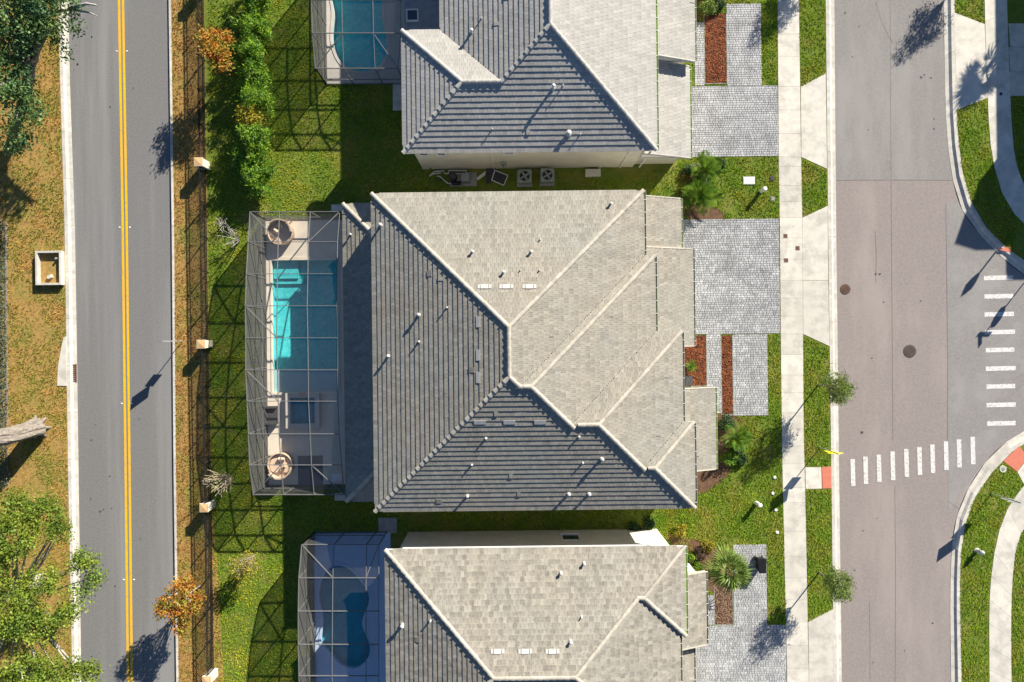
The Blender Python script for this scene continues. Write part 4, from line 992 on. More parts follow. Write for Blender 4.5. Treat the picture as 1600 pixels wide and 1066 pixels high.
for px, py, lb in ((1210,746,'highest of the small white cleanout caps on the lawn'),(1207,771,'second white cleanout cap from the top on the lawn'),(1212,797,'white cleanout cap just below the sign shadow'),(1214,832,'lowest white cleanout cap beside the sidewalk')):
    cyl_thing('cleanout_cap', lb, 'cleanout', px, py, .10, .05, M_WHITE, group='white cleanout caps by the sidewalk')
c = G(1567,733); t = thing('valve_cover', 'pale round valve lid on the corner grass near the tactile paving', 'cover', (*c, 0))
MB().lathe(*c, [(.24,-.02),(.24,.03),(.2,.04)], 18).build('collar', M_CONC, t); MB().lathe(*c, [(.12,.04),(.12,.05),(.1,.055)], 14).build('lid', M_GREY, t)
# fire hydrant
c = GV(1526, 860); M_HYD = mat('hydrant_silver', (.62,.62,.60), (.52,.52,.5), 8, .4, metal=.3)
t = thing('fire_hydrant', 'silver white fire hydrant on the curved south-east grass strip', 'hydrant', c)
MB().lathe(c.x, c.y, [(.19,-.02),(.19,.05),(.12,.06),(.12,.5),(.15,.51),(.15,.55),(.13,.6),(.07,.68),(.03,.69),(.03,.74)], 14).build('barrel', M_HYD, t)
for a in (0, 2.1, 4.2):
    MB().tube([(c.x, c.y, .42), (c.x+.2*math.cos(a), c.y+.2*math.sin(a), .42)], .06, 8).build('outlet', M_HYD, t)
# wheeled bin
c = GV(1184.5, 878); t = thing('wheeled_bin', 'black wheeled bin on the corner of the south driveway', 'bin', (c.x, c.y, .03))
MB().add([(c.x-.18,c.y-.36,.08),(c.x+.18,c.y-.36,.08),(c.x+.18,c.y+.36,.08),(c.x-.18,c.y+.36,.08),(c.x-.22,c.y-.46,.78),(c.x+.22,c.y-.46,.78),(c.x+.22,c.y+.42,.78),(c.x-.22,c.y+.42,.78)],
   [(3,2,1,0),(4,5,6,7),(0,1,5,4),(1,2,6,5),(2,3,7,6),(3,0,4,7)]).build('body', M_PLASTIC, t)
MB().obox((c.x, c.y-.02, .815), (.47,.94,.05), 0, .05).build('lid', M_PLASTIC, t); MB().tube([(c.x-.2,c.y+.46,.77),(c.x+.2,c.y+.46,.77)], .025).build('handle', M_PLASTIC, t)
for s in (-1, 1): MB().tube([(c.x+s*.2,c.y+.34,.14),(c.x+s*.26,c.y+.34,.14)], .11, 12).build('wheel', M_BLACK, t)
# storm-drain box and inlet on the west verge
q = rectG(61,393,101,446); t = thing('drain_box', 'open rectangular concrete drain box on the west verge', 'drain', (mean(q[0],q[1]), mean(q[2],q[3]), 0)); wd = .13
for r in ((q[0],q[1],q[2],q[2]+wd),(q[0],q[1],q[3]-wd,q[3]),(q[0],q[0]+wd,q[2]+wd,q[3]-wd),(q[1]-wd,q[1],q[2]+wd,q[3]-wd)): MB().box(*r, -.1, .36).build('wall', M_CONC2, t)
MB().box(q[0]+wd, q[1]-wd, q[2]+wd, q[3]-wd, -.05, .03).build('floor', M_VERGE, t)
MB().tube([(q[1]-.4,q[3]-.5,.03),(q[1]-.4,q[3]-.5,.3)], .07, 10).build('standpipe', M_GREY, t)
MB().obox((q[0]+.8,q[2]+.55,.12),(.3,.2,.18),.4).build('stone', M_CONC, t)
pts = [(104,526),(100,527),(96,545),(91,574),(90,603),(104.5,603)]
t = thing('kerb_inlet', 'pale concrete kerb inlet with rusty gutter grate on the west kerb', 'drain', (*G(98,570), 0)); MB().prism(polyG(pts), -.15, .05).build('top_slab', M_CONC, t)
gr = rectG(108.5,569,117.5,597)
for k in range(9):
    y = gr[2]+(gr[3]-gr[2])*(k+.5)/9; MB().box(gr[0], gr[1], y-.035, y+.035, -.13, -.06).build('grate_bar', M_RUST, t)
for x in (gr[0]-.02, gr[1]+.02): MB().box(x-.02, x+.02, gr[2]-.02, gr[3]+.02, -.13, -.055).build('grate_frame', M_RUST, t)
# ================================================================== SIDE-YARD EQUIPMENT north of the middle house
ZE = lambda x, y: (x/6.154+640, y/6.154+220)
def ac(px, py, label):
    c = GV(px, py); t = thing('condenser_unit', label, 'air conditioner', c, 'air conditioners in the side yard'); n = 24
    MB().box(c.x-.5, c.x+.5, c.y-.55, c.y+.52, -.03, .09).build('pad', M_CONCG, t)
    MB().box(c.x-.4, c.x+.4, c.y-.4, c.y+.4, .09, .74).build('cabinet', M_ACG, t)
    MB().box(c.x-.42, c.x+.42, c.y-.42, c.y+.42, .74, .77).build('top_plate', M_ACG, t)
    MB().lathe(c.x, c.y, [(.36,.771),(.36,.80),(.335,.80),(.335,.772)], n).build('fan_ring', M_ACG, t)
    MB().lathe(c.x, c.y, [(.33,.772),(.33,.776)], n).build('fan_well', M_BLACK, t)
    for k in range(4): MB().obox((c.x+.17*math.cos(k*1.571+.5), c.y+.17*math.sin(k*1.571+.5), .79), (.25,.14,.012), k*1.571+.5, .35).build('fan_blade', M_GREY, t)
    MB().lathe(c.x, c.y, [(.07,.78),(.07,.82),(.05,.83)], 10).build('fan_hub', M_GREY, t)
ac(819.5, 279.5, 'left of the two grey-green air conditioners below the cream wall'); ac(854.5, 278, 'right of the two grey-green air conditioners below the cream wall')
q = rectG(703,270,745,291.5); zt_ = .08
t = thing('pool_equipment', 'pool filter and grey heater on a concrete pad with white pipes', 'pool equipment', (mean(q[0],q[1]), mean(q[2],q[3]), 0))
MB().box(*q, -.03, zt_).build('pad', M_CONCG, t)
c = G(708.5,279); MB().lathe(c[0], c[1], [(.26,.081),(.26,.75),(.2,.9),(.06,.95),(.06,1.02)], 16).build('filter_tank', M_DKGREY, t)
h_ = rectG(722,276,734.5,288); MB().box(*h_, .081, .85).build('heater', M_GREY, t)
c = G(713,288); MB().tube([(c[0]-.3,c[1],.25),(c[0]+.3,c[1],.25)], .13, 12).build('pump', M_BLACK, t)
for ln_, z in (([(210,320),(235,298),(330,290),(335,315),(400,318),(520,318)],.35),([(372,318),(376,288),(470,288),(545,288),(547,330)],.5),([(265,340),(292,342),(330,380),(372,412),(430,410)],.25),([(190,340),(230,318),(300,312)],.2)):
    MB().tube([GV(*ZE(*p), z) for p in ln_], .035, 8).build('pipe', M_WHITE, t)
for p in ((205,275),(265,390),(305,385)): 
    c = GV(*ZE(*p)); MB().tube([(c.x,c.y,0),(c.x,c.y,.35)], .05, 8).build('riser', M_DKGREY, t)
a = GV(*ZE(820,290)); b = GV(*ZE(945,340)); c = GV(*ZE(905,435)); d = GV(*ZE(790,385)); t = thing('framed_screen', 'pale framed screen panel lying in the side-yard grass', 'screen', (a+c)/2)
for p, r_ in ((a,b),(b,c),(c,d),(d,a)): MB().beam(p+Vector((0,0,.16)), r_+Vector((0,0,.16)), .05, .05).build('frame', M_WHITE, t)
MB().prism([tuple(p.xy) for p in (a,b,c,d)], .0, .15).build('panel', M_DKGREY, t)
a = GV(*ZE(650,372)); b = GV(*ZE(750,297)); t = thing('white_plank', 'short white board lying beside the pool equipment pad', 'board', (a+b)/2); MB().beam(a+Vector((0,0,.04)), b+Vector((0,0,.07)), .18, .06).build('board', M_WHITE, t)
o = MB().prism(polyG([ZE(740,262),ZE(828,264),ZE(800,400),ZE(735,412),ZE(728,330)]), -.01, .12).build('tarp', M_DKGREY); tag(o, 'dark tarp bundle between the white board and framed screen', 'tarp')
q = rectG(914.5,267,937,277); t = thing('utility_box', 'pale low utility box below the cream wall with a thin pipe', 'utility box', (mean(q[0],q[1]), mean(q[2],q[3]), 0))
MB().box(*q, -.03, .3).build('body', M_CONC, t); MB().box(q[0]-.03, q[1]+.03, q[2]-.03, q[3]+.03, .3, .34).build('lid', M_CONC, t); MB().tube([(q[1]-.05,q[3]+.05,.0),(q[1]-.05,q[3]+.05,.9),(q[1]+.1,q[3]+.2,1.1)], .025).build('pipe', M_WHITE, t)
# ================================================================== VEGETATION
def leaves(V0, size, rg, upb=.5, asp=.55):
    """V0 (n,3) centres -> diamond leaves"""
    n = len(V0); nr = rg.normal(size=(n, 3)); nr[:,2] = np.abs(nr[:,2])+upb; nr /= np.linalg.norm(nr, axis=1)[:,None]
    a = rg.normal(size=(n, 3)); u = np.cross(nr, a); u /= np.linalg.norm(u, axis=1)[:,None]; v = np.cross(nr, u)
    s = size*rg.uniform(.6, 1.3, n)[:,None]
    q = np.stack([V0-u*s, V0+v*s*asp, V0+u*s, V0-v*s*asp], 1).reshape(-1, 3)
    return q, np.arange(4*n).reshape(n, 4)
def crown_pts(blobs, clumps, per, rg, sig):
    w_ = np.array([b[3]*b[4]*b[5] for b in blobs], float)**.67; w_ /= w_.sum(); P = []; T = []; C = []
    for k in rg.choice(len(blobs), clumps, p=w_):
        cx, cy, cz, rx, ry, rz = blobs[k]; d = rg.normal(size=3); d /= np.linalg.norm(d); r = rg.uniform(.35, 1)**.5
        c = np.array([cx+d[0]*rx*r, cy+d[1]*ry*r, cz+d[2]*rz*r]); C.append(c)
        m = max(3, int(per*rg.uniform(.6, 1.4))); P.append(c+rg.normal(size=(m, 3))*sig*np.array([1,1,.7])); T.append(np.clip(rg.normal(rg.uniform(.25,.75), .15, m), 0, 1))
    return np.concatenate(P), np.concatenate(T), C
def crown(parent, blobs, clumps, per, size, sig, m, seed, asp=.55, upb=.5, zmin=.05):
    rg = np.random.RandomState(seed); P, T, C = crown_pts(blobs, clumps, per, rg, sig); k = P[:,2] > zmin; P = P[k]; T = T[k]
    V, F = leaves(P, size, rg, upb, asp); o = put('crown', arr_mesh('crown', V, F, m, ORG[parent.name], np.repeat(T, 4)), parent); return C
def limbs(parent, base, fork, C, m, rg, r0, r1, n, name='branches', rt=.012):
    mb = MB(); idx = rg.choice(len(C), min(n, len(C)), replace=False)
    for i in idx:
        e = Vector(C[i]); f = Vector(fork)+Vector((rg.uniform(-.1,.1), rg.uniform(-.1,.1), rg.uniform(-.15,.15)))
        mid = f.lerp(e, .5)+Vector((rg.uniform(-.25,.25), rg.uniform(-.25,.25), rg.uniform(.0,.3)))*min(1, (e-f).length/2)
        mb.tube([f, mid, e], [r1, r1*.6, rt], 5)
    return mb.build(name, m, parent)
def tree(name, label, base, fork, blobs, clumps, per, size, sig, lm, bm_, seed, r0=.1, r1=.05, nb=14, cat='tree', group=None, asp=.55, extra=None):
    rg = np.random.RandomState(seed); b = Vector(base); f = Vector(fork); t = thing(name, label, cat, b, group)
    C = crown(t, blobs, clumps, per, size, sig, lm, seed, asp)
    mid = b.lerp(f, .5)+Vector((rg.uniform(-.05,.05), rg.uniform(-.05,.05), 0))*3*r0
    MB().tube([b-Vector((0,0,.1)), b.lerp(f,.08), mid, f], [r0*1.35, r0*1.05, r0*.9, r1*1.3], 8).build('trunk', bm_, t, smooth=True)
    limbs(t, b, f, C, bm_, rg, r0, r1, nb)
    if extra: extra(t)
    return t
def at(px, py, h): return GV(px, py, h)
def bl(px, py, h, r, rz=None, ry=None):
    p = GV(px, py, h); return (p.x, p.y, h, r, ry or r, rz or r*.7)
# -- big oaks on the west verge
tree('oak_tree', 'dark-leaved live oak at the top left corner over the west road', GV(40,150), GV(52,95,3.2), 
     [bl(20,40,6,1.9),bl(15,120,5.5,1.5),bl(30,170,5,1.2),bl(20,215,4.6,.9),bl(-40,110,6,2.4),bl(60,10,6.2,1.4),bl(100,20,6,1.1,.4),bl(95,70,5.2,.7,.3),bl(108,95,5,.45,.25),bl(118,30,5.6,.6,.3),bl(-30,0,6.5,2.2),bl(40,-40,6.5,2.2)],
     360, 50, .095, .27, M_LEAF_OAKD, M_BARK, 3, .33, .16, 30)
def deadwood(t):
    mb = MB()
    for a in [[(75,20,5),(110,15,5.6),(140,20,5.8),(152,25,5.8)],[(110,14,5.6),(135,6,6),(150,8,6.2)],[(60,30,4.5),(45,10,5.5),(30,5,6)],[(52,95,3.2),(62,60,4),(75,20,5)]]:
        mb.tube([GV(x, y, h) for x, y, h in a], [.13,.08,.05,.025][:len(a)] if a[0][2] > 4 else [.24,.2,.16,.12], 7)
    mb.build('limb', M_BARKP, t, smooth=True)
deadwood(bpy.data.objects['oak_tree'])
tree('oak_tree', 'sunlit yellow-green oak with pale branches overhanging the road at the bottom left', GV(62,905), GV(25,930,3.6),
     [bl(30,800,6,1.0),bl(70,800,5.8,.8),bl(90,830,5.6,.6),bl(20,840,6.3,1.3),bl(130,880,5.6,.75,.4),bl(145,905,5.4,.55,.35),bl(120,930,5.6,.8,.4),bl(60,910,6,1.1),bl(20,960,6.2,1.5),bl(60,980,5.8,1.0),bl(100,960,5.6,.7),bl(40,1050,5.8,1.3),bl(100,1050,5.4,.9,.45),bl(140,1050,5.2,.6,.35),bl(-50,900,6.5,2.4),bl(0,1100,6,1.8)],
     680, 58, .08, .24, M_LEAF_OAKL, M_BARKP, 4, .35, .10, 46)
# massive leaning trunk at the left edge
b = GV(60,668); t = thing('oak_tree', 'thick grey weathered trunk leaning out of the left edge of the frame', 'tree', b)
tops = [GV(66,664,.0), GV(58,668,.4), GV(38,674,1.4), GV(12,682,2.6), GV(-40,690,4.2), GV(-90,690,5.5)]
rgt = np.random.RandomState(77); rs_ = [.22,.60,.52,.50,.42,.3]; ss = np.linspace(0, 5, 46); ph = rgt.uniform(0, 6.28, 8); vs = []; fs = []; nn = 30
for s_ in ss:
    i = min(4, int(s_)); f_ = s_-i; p = tops[i].lerp(tops[i+1], f_); r_ = rs_[i]*(1-f_)+rs_[i+1]*f_
    d_ = (tops[i+1]-tops[i]).normalized(); u_ = d_.cross(Vector((0,1,0))).normalized(); q_ = d_.cross(u_)
    for k in range(nn):
        a_ = 6.2832*k/nn+.12*math.sin(s_*2); rr = r_*(1+.10*math.sin(3*a_+ph[0]+s_*.5)+.07*math.sin(7*a_+ph[1]-s_*.8)+.05*math.sin(12*a_+ph[2]+s_)+rgt.uniform(-.035,.035))
        vs.append(p+(u_*math.cos(a_)+q_*math.sin(a_))*rr)
for i in range(len(ss)-1):
    for k in range(nn): fs.append((i*nn+k, i*nn+(k+1) % nn, (i+1)*nn+(k+1) % nn, (i+1)*nn+k))
MB().add(vs, fs).build('trunk', M_BARK, t)
rf = MB()
for k in range(7):
    a = k*.9; rf.tube([(b.x, b.y, .5), (b.x+.45*math.cos(a), b.y+.45*math.sin(a), .18), (b.x+.85*math.cos(a), b.y+.85*math.sin(a), -.05)], [.22,.16,.06], 7)
rf.build('root_flare', M_BARK, t, smooth=True)
rg = np.random.RandomState(9); C = crown(t, [bl(-160,690,6.5,2.4),bl(-150,600,6.5,2.2),bl(-130,780,6.5,2.0)], 90, 40, .12, .35, M_LEAF_OAKD, 9); limbs(t, b, tops[-1], C, M_BARK, rg, .2, .12, 16)
# low hedge at the far left edge
t = thing('low_hedge', 'thin grey-green clipped hedge along the left edge of the frame', 'hedge', GV(-6,540))
rg = np.random.RandomState(5); a = GV(-3,345,.7); e = GV(0,760,.7); n = 5200; s = rg.uniform(0, 1, n)
P = np.array(a)[None]*(1-s)[:,None]+np.array(e)[None]*s[:,None]+rg.normal(size=(n,3))*np.array([.22,.1,.2]); P[:,2] = np.clip(P[:,2], .08, 1.2)
V, F = leaves(P, .07, rg); put('foliage', arr_mesh('foliage', V, F, mat('leaf_greygreen', (.13,.15,.10),(.09,.12,.08),2,.6,tint=.4,transl=.2), ORG[t.name], np.repeat(rg.uniform(0,1,n),4)), t)
MB().beam(Vector(a)-Vector((0,0,.68)), Vector(e)-Vector((0,0,.68)), .1, .12).build('stems', M_BARK, t)
# -- hedge shrubs along the north back yard: each its own shrub
rg = np.random.RandomState(21)
hl = ['hedge shrub cut by the top edge, first of the back-yard row','second hedge shrub from the top of the back-yard row','third hedge shrub from the top, level with the pool','fourth hedge shrub from the top, beside the orange tree','fifth hedge shrub from the top of the row','sixth hedge shrub from the top, above the yellow bush','hedge shrub directly below the yellow bush','hedge shrub second below the yellow bush','lowest hedge shrub of the row, above the pool enclosure corner']
hy = [-15,22,58,95,132,168,225,258,290]; hx = [416,415,413,411,412,410,409,407,405]
for k, (lb, px, py) in enumerate(zip(hl, hx, hy)):
    b = GV(px, py); rr = rg.uniform(.6, .8); hh = rg.uniform(2.6, 3.1) if k < 7 else rg.uniform(2.0, 2.4)
    bs = [(b.x+rg.uniform(-.25,.25), b.y+rg.uniform(-.3,.3), hh*f, rr*s, rr*s*1.1, hh*.2) for f, s in ((.3,.9),(.5,1.0),(.7,.8),(.88,.45))]+[(b.x+rg.uniform(-1.05,1.0), b.y+rg.uniform(-.7,.7), hh*rg.uniform(.35,.75), .3, .3, .5) for _ in range(7)]
    tree('hedge_shrub', lb, b, b+Vector((0,0,.7)), bs, 105, 24, .13, .13, M_LEAF_HEDGE, M_BARK, 30+k, .05, .03, 10, cat='shrub', group='hedge shrubs in the north back yard', asp=.24)
b = GV(407,196); tree('flowering_shrub', 'yellow-leaved bush within the green hedge row', b, b+Vector((0,0,.8)), [(b.x,b.y,1.9,.75,.75,.5),(b.x-.3,b.y+.3,1.6,.5,.5,.4)], 60, 24, .08, .16, M_LEAF_YEL, M_BARKP, 51, .05, .025, 16, cat='shrub')
# -- autumn trees
b = GV(362,112); tree('autumn_tree', 'thin orange-leaved young tree between the fence and the hedge', b, b+Vector((0,0,1.4)), [bl(325,60,3.0,.55),bl(340,80,3.0,.6),bl(348,100,2.8,.5),bl(330,80,3.4,.4),bl(350,60,2.6,.4)], 150, 20, .085, .2, M_LEAF_ORG, M_BARKP, 52, .05, .025, 26)
b = GV(312,916); tree('autumn_tree', 'orange and yellow leaved tree leaning over the west road kerb', b, b+Vector((-.1,0,1.3)), [bl(275,925,3,.75),bl(295,950,2.8,.7),bl(262,950,3,.6),bl(280,975,2.8,.55),bl(310,940,2.8,.5),bl(250,945,3,.4),bl(292,915,3.1,.5)], 150, 20, .085, .17, M_LEAF_ORG, M_BARKP, 53, .06, .03, 26)
# yellow leaves inside the same tree
# -- bare and dried shrubs
def bare(name, label, px, py, h, rad, m, seed, n=26, leaf=None, lc=30, lean=(0, 0), rt=.008, r0=.022, split=2):
    rg = np.random.RandomState(seed); b = GV(px, py); t = thing(name, label, 'shrub', b); mb = MB(); tips = []
    for k in range(n):
        a = rg.uniform(0, 6.283); e = b+Vector((math.cos(a)*rad*rg.uniform(.3,1)+lean[0], math.sin(a)*rad*rg.uniform(.3,1)+lean[1], h*rg.uniform(.6,1.05)))
        mid = b.lerp(e, .5)+Vector((rg.uniform(-.1,.1), rg.uniform(-.1,.1), h*.18)); mb.tube([b+Vector((0,0,-.03)), mid, e], [r0, r0*.7, rt], 4, False)
        for _ in range(split):
            f = mid.lerp(e, rg.uniform(.0,.6)); g_ = f+Vector((rg.uniform(-.35,.35)*rad*1.2, rg.uniform(-.35,.35)*rad*1.2, rg.uniform(-.02,.3)*h)); mb.tube([f, g_], [r0*.55, rt], 4, False); tips.append(g_)
        tips.append(e)
    mb.build('twigs', m, t)
    if leaf:
        P = np.array([tips[i] for i in rg.choice(len(tips), lc*8)])+rg.normal(size=(lc*8, 3))*.09; V, F = leaves(P, .06, rg)
        put('leaves', arr_mesh('leaves', V, F, leaf, ORG[t.name], np.repeat(rg.uniform(0,1,len(P)),4)), t)
bare('bare_sapling', 'whitish leafless sapling left of the middle pool enclosure corner', 374, 376, 1.6, .9, M_BARKP, 61, 18, lean=(-.2,.1))
bare('dried_shrub', 'straw-coloured dried shrub with long stalks beside the shaded column', 362, 744, 1.9, 1.05, M_TWIG, 62, 60, lean=(-.15,-.1), split=1, rt=.01, r0=.018)
bare('bare_shrub', 'pale twiggy shrub with sparse yellow leaves below the dried shrub', 397, 868, 2.0, 1.0, M_BARKP, 63, 34, M_LEAF_YEL, 120, lean=(-.1,-.1))
bare('dried_shrub', 'small whitish bare twigs at the hedge foot north of the enclosure', 352, 350, .8, .6, M_BARKP, 64, 14)
# -- street trees
def street_tree(px, py, label, seed, out=False):
    b = GV(px, py); rg = np.random.RandomState(seed)
    tree('street_tree', label, b, b+Vector((0,0,1.55)), [(b.x+.1,b.y,2.6,.9,.95,.75),(b.x-.2,b.y+.4,2.2,.6,.6,.45),(b.x+.35,b.y-.45,2.2,.65,.6,.45),(b.x,b.y,3.3,.5,.5,.5)], 130, 26, .095, .15, M_LEAF_ST, M_BARK, seed, .05, .03, 22, group='young trees along the east road', asp=.2)
street_tree(1278, 602, 'young street tree on the grass strip by the middle driveway', 71)
street_tree(1280, 894, 'young street tree on the grass strip by the south driveway', 72)
street_tree(1286, -74, 'young street tree above the top edge, its shadow on the sidewalk', 73)
street_tree(1522, -58, 'young street tree above the top edge, its shadow on the east road', 74)
# -- palms
def frond_mesh(kind, seed, L, m):
    rg = np.random.RandomState(seed); vs = []; fs = []
    if kind == 'fan':       # petiole plus a fan of stiff segments, lying along +x
        nseg = 15; pet = L*.42
        mb = MB().tube([(0,0,0),(pet*.5,0,.06*L),(pet,0,.06*L)], [.022,.018,.014], 4)
        for k in range(nseg):
            a = (k/(nseg-1)-.5)*3.4+rg.uniform(-.05,.05); l = L*.58*rg.uniform(.8,1.05)*(1-.18*abs(a)/1.7); wd = .030*L
            d = np.array([math.cos(a), math.sin(a), 0]); n_ = np.array([-math.sin(a), math.cos(a), 0]); o = np.array([pet, 0, .06*L])
            m1 = o+d*l*.55+np.array([0,0,.02]); e = o+d*l+np.array([0,0,-.16*l*rg.uniform(.5,1.6)])
            mb.add([o, m1+n_*wd+np.array([0,0,.02]), e, m1-n_*wd+np.array([0,0,.02]), m1], [(0,1,4),(1,2,4),(0,4,3),(4,2,3)], rg.uniform(.2,.9))
    else:                   # feather frond
        mb = MB(); pts = [np.array([L*s, 0, L*(.55*s-.62*s*s)]) for s in np.linspace(0, 1, 7)]
        mb.tube(pts, [.016,.014,.012,.01,.008,.006,.004], 4)
        for s in np.linspace(.12, .98, 20):
            p = np.array([L*s, 0, L*(.55*s-.62*s*s)]); l = L*.30*(math.sin(math.pi*min(1, s*.85+.12)))+.04
            for sd in (-1, 1):
                e = p+np.array([l*.55, sd*l, -.12*l]); q = (p+e)/2; wv = np.array([.018, 0, .004])*L*1.3
                mb.add([p, q+wv, e, q-wv], [(0,1,2,3)], rg.uniform(.2,.9))
    return mb.mesh('frond', m, tint=True)
FR = {}
def palm(name, label, px, py, h, L, n, kind, m, seed, cat='palm', r=.1, cap=1.0):
    rg = np.random.RandomState(seed); b = GV(px, py); t = thing(name, label, cat, b)
    key = (kind, m.name, L)
    if key not in FR: FR[key] = [frond_mesh(kind, s, L, m) for s in (1, 2, 3)]
    if h > .15: MB().tube([b-Vector((0,0,.05)), b+Vector((0,0,h*.5)), b+Vector((0,0,h))], [r*1.2, r, r*.9], 10).build('trunk', M_BARK, t, smooth=True)
    for k in range(n):
        o = link(bpy.data.objects.new('frond', FR[key][k % 3])); o.parent = t; f = k/n
        o.rotation_euler = (rg.uniform(-.25,.25), -(1.25-1.45*f*cap)+rg.uniform(-.12,.12), k*2.4+rg.uniform(-.2,.2)); o.location = (0, 0, h); s = rg.uniform(.8, 1.08); o.scale = (s, s, s)
    return t
palm('fan_palm', 'fan palm with spiky pale green fronds beside the south driveway', 1127, 877, 1.3, 1.9, 19, 'fan', M_LEAF_PALM, 81, cap=.95)
palm('fan_palm', 'palm beyond the top right edge, its shadow over the driveway apron', 1662, -46, 4.0, 1.7, 26, 'fan', M_LEAF_PALM, 82, r=.14)
palm('pygmy_palm', 'bright feathery palm nearest the grey lower roof of the middle house', 1090, 307, .5, 1.35, 26, 'feather', M_LEAF_PALMB, 83)
palm('pygmy_palm', 'bright feathery palm below the north house corner', 1098, 268, .45, 1.2, 22, 'feather', M_LEAF_PALMB, 84)
palm('pygmy_palm', 'bright feathery palm among dark shrubs by the porch roof', 1146, 682, .5, 1.15, 22, 'feather', M_LEAF_PALMB, 85)
palm('cordyline', 'small yellow-green plant in the bark bed by the gutter', 1077, 572, .35, .5, 12, 'feather', M_LEAF_PALMB, 86, cat='plant')
# pot and mat by the porch
q = GV(1077, 572); t = thing('plant_pot', 'dark pot under the small yellow-green plant', 'pot', q); MB().lathe(q.x, q.y, [(.13,.0),(.2,.32),(.22,.35),(.18,.35),(.16,.3)], 14).build('pot_body', M_DKGREY, t)
q = rectG(1070,587,1081,602); o = MB().box(*q, .03, .22).build('planter_block', M_DKGREY); tag(o, 'dark square planter block in the bark bed beside the porch roof', 'planter')
# -- garden shrubs
def shrub(label, px, py, r, h, m, seed, name='garden_shrub', cl=26, asp=.55, size=.06):
    b = GV(px, py); t = tree(name, label, b, b+Vector((0,0,h*.35)), [(b.x,b.y,h*.55,r,r,h*.45),(b.x+r*.3,b.y-r*.2,h*.5,r*.7,r*.7,h*.35)], cl, 26, size, r*.22, m, M_BARK, seed, .03, .015, 8, cat='shrub', asp=asp)
shrub('dark rounded shrub between the two bright palms', 1085, 285, .4, .6, M_LEAF_DK, 101); shrub('dark leafy shrub left of the upper bright palm', 1075, 268, .35, .5, M_LEAF_DK, 102)
shrub('small dark shrub right of the upper bright palm', 1125, 258, .28, .4, M_LEAF_DK, 103)
shrub('large dark rounded shrub topmost beside the porch roof', 1132, 660, .48, .75, M_LEAF_DK, 104, cl=36); shrub('dark rounded shrub just below the porch palm', 1150, 697, .42, .6, M_LEAF_DK, 105, cl=32)
shrub('mid green shrub at the lower left of the porch bed', 1136, 714, .48, .6, M_LEAF_HEDGE, 106, cl=34); shrub('small dark shrub at the lower right of the porch bed', 1157, 716, .35, .5, M_LEAF_DK, 107)
shrub('yellow shrub nearest the white corner of the south house', 1061, 828, .38, .5, M_LEAF_YEL, 108); shrub('yellow shrub in the mulch above the fan palm', 1104, 851, .4, .55, M_LEAF_YEL, 109)
shrub('brown-purple shrub between the two yellow shrubs', 1092, 862, .38, .5, mat('leaf_purple', (.09,.055,.04),(.07,.06,.035),2,.6,tint=.4,transl=.2), 110)
shrub('small green shrub against the south house gutter', 1078, 869, .27, .4, M_LEAF_HEDGE, 111); shrub('green shrub at the foot of the south house lower roof', 1087, 884, .32, .45, M_LEAF_HEDGE, 112)
shrub('green shrub at the base of the white house corner', 1012, 817, .35, .4, M_LEAF_DK, 113); shrub('low green shrub in the side yard left of the white corner', 990, 824, .35, .35, M_LEAF_DK, 114)
shrub('pale variegated shrub at the top of the north bark bed', 1104, 14, .5, .6, M_LEAF_PALM, 115, cl=40); shrub('dark shrub at the top edge beside the north bark bed', 1122, 8, .35, .5, M_LEAF_DK, 116)
shrub('leafy shrub at the top edge by the north lower roof', 1098, -8, .5, .7, M_LEAF_PALM, 117, cl=40)
# ================================================================== GRASS
def grass(name, poly, excl, dens, m, seed, hgt=(.045,.10), wd=.022, label=None, bare=(1.9,.55)):
    rg = np.random.RandomState(seed); P = np.array(poly); a, b = P.min(0), P.max(0); n = int((b[0]-a[0])*(b[1]-a[1])*dens)
    X = rg.uniform(a[0], b[0], n); Y = rg.uniform(a[1], b[1], n); k = inpoly(X, Y, poly)
    for e in excl: k &= ~inpoly(X, Y, e)
    f = np.sin(X*.9+1.3*np.sin(Y*.6+seed))+np.sin(Y*1.1+1.7*np.sin(X*.8))+.8*np.sin(2.3*X+1.1*Y+seed)+.7*np.sin(3.1*Y-2.2*X); k &= ~((f > bare[0]) & (rg.uniform(0, 1, len(X)) < bare[1]))
    X, Y = X[k], Y[k]; n = len(X); nb = 3
    X = np.repeat(X, nb)+rg.normal(size=n*nb)*.018; Y = np.repeat(Y, nb)+rg.normal(size=n*nb)*.018; n *= nb
    an = rg.uniform(0, 6.283, n); h = rg.uniform(*hgt, n); L = h*rg.uniform(.3, 1.1, n); la = rg.uniform(0, 6.283, n)
    B0 = np.c_[X+np.cos(an)*wd, Y+np.sin(an)*wd, np.zeros(n)]; B1 = np.c_[X-np.cos(an)*wd, Y-np.sin(an)*wd, np.zeros(n)]; T = np.c_[X+np.cos(la)*L, Y+np.sin(la)*L, h]
    V = np.stack([B0, B1, T], 1).reshape(-1, 3); F = np.arange(3*n).reshape(n, 3); org = (float(X.mean()), float(Y.mean()), 0)
    o = put(name, arr_mesh(name, V, F, m, org, np.repeat(rg.uniform(0, 1, n), 3)), None, org); tag(o, label, 'grass', kind='stuff')
rp = lambda r: rectp(*r); px_ = lambda *a: rp(rectG(*a))
EXB = [rp(dkT), rp(dkB), rp(dkC), px_(591,809,620,833), px_(614,130,630,173)]
def house_ex(poly): return poly
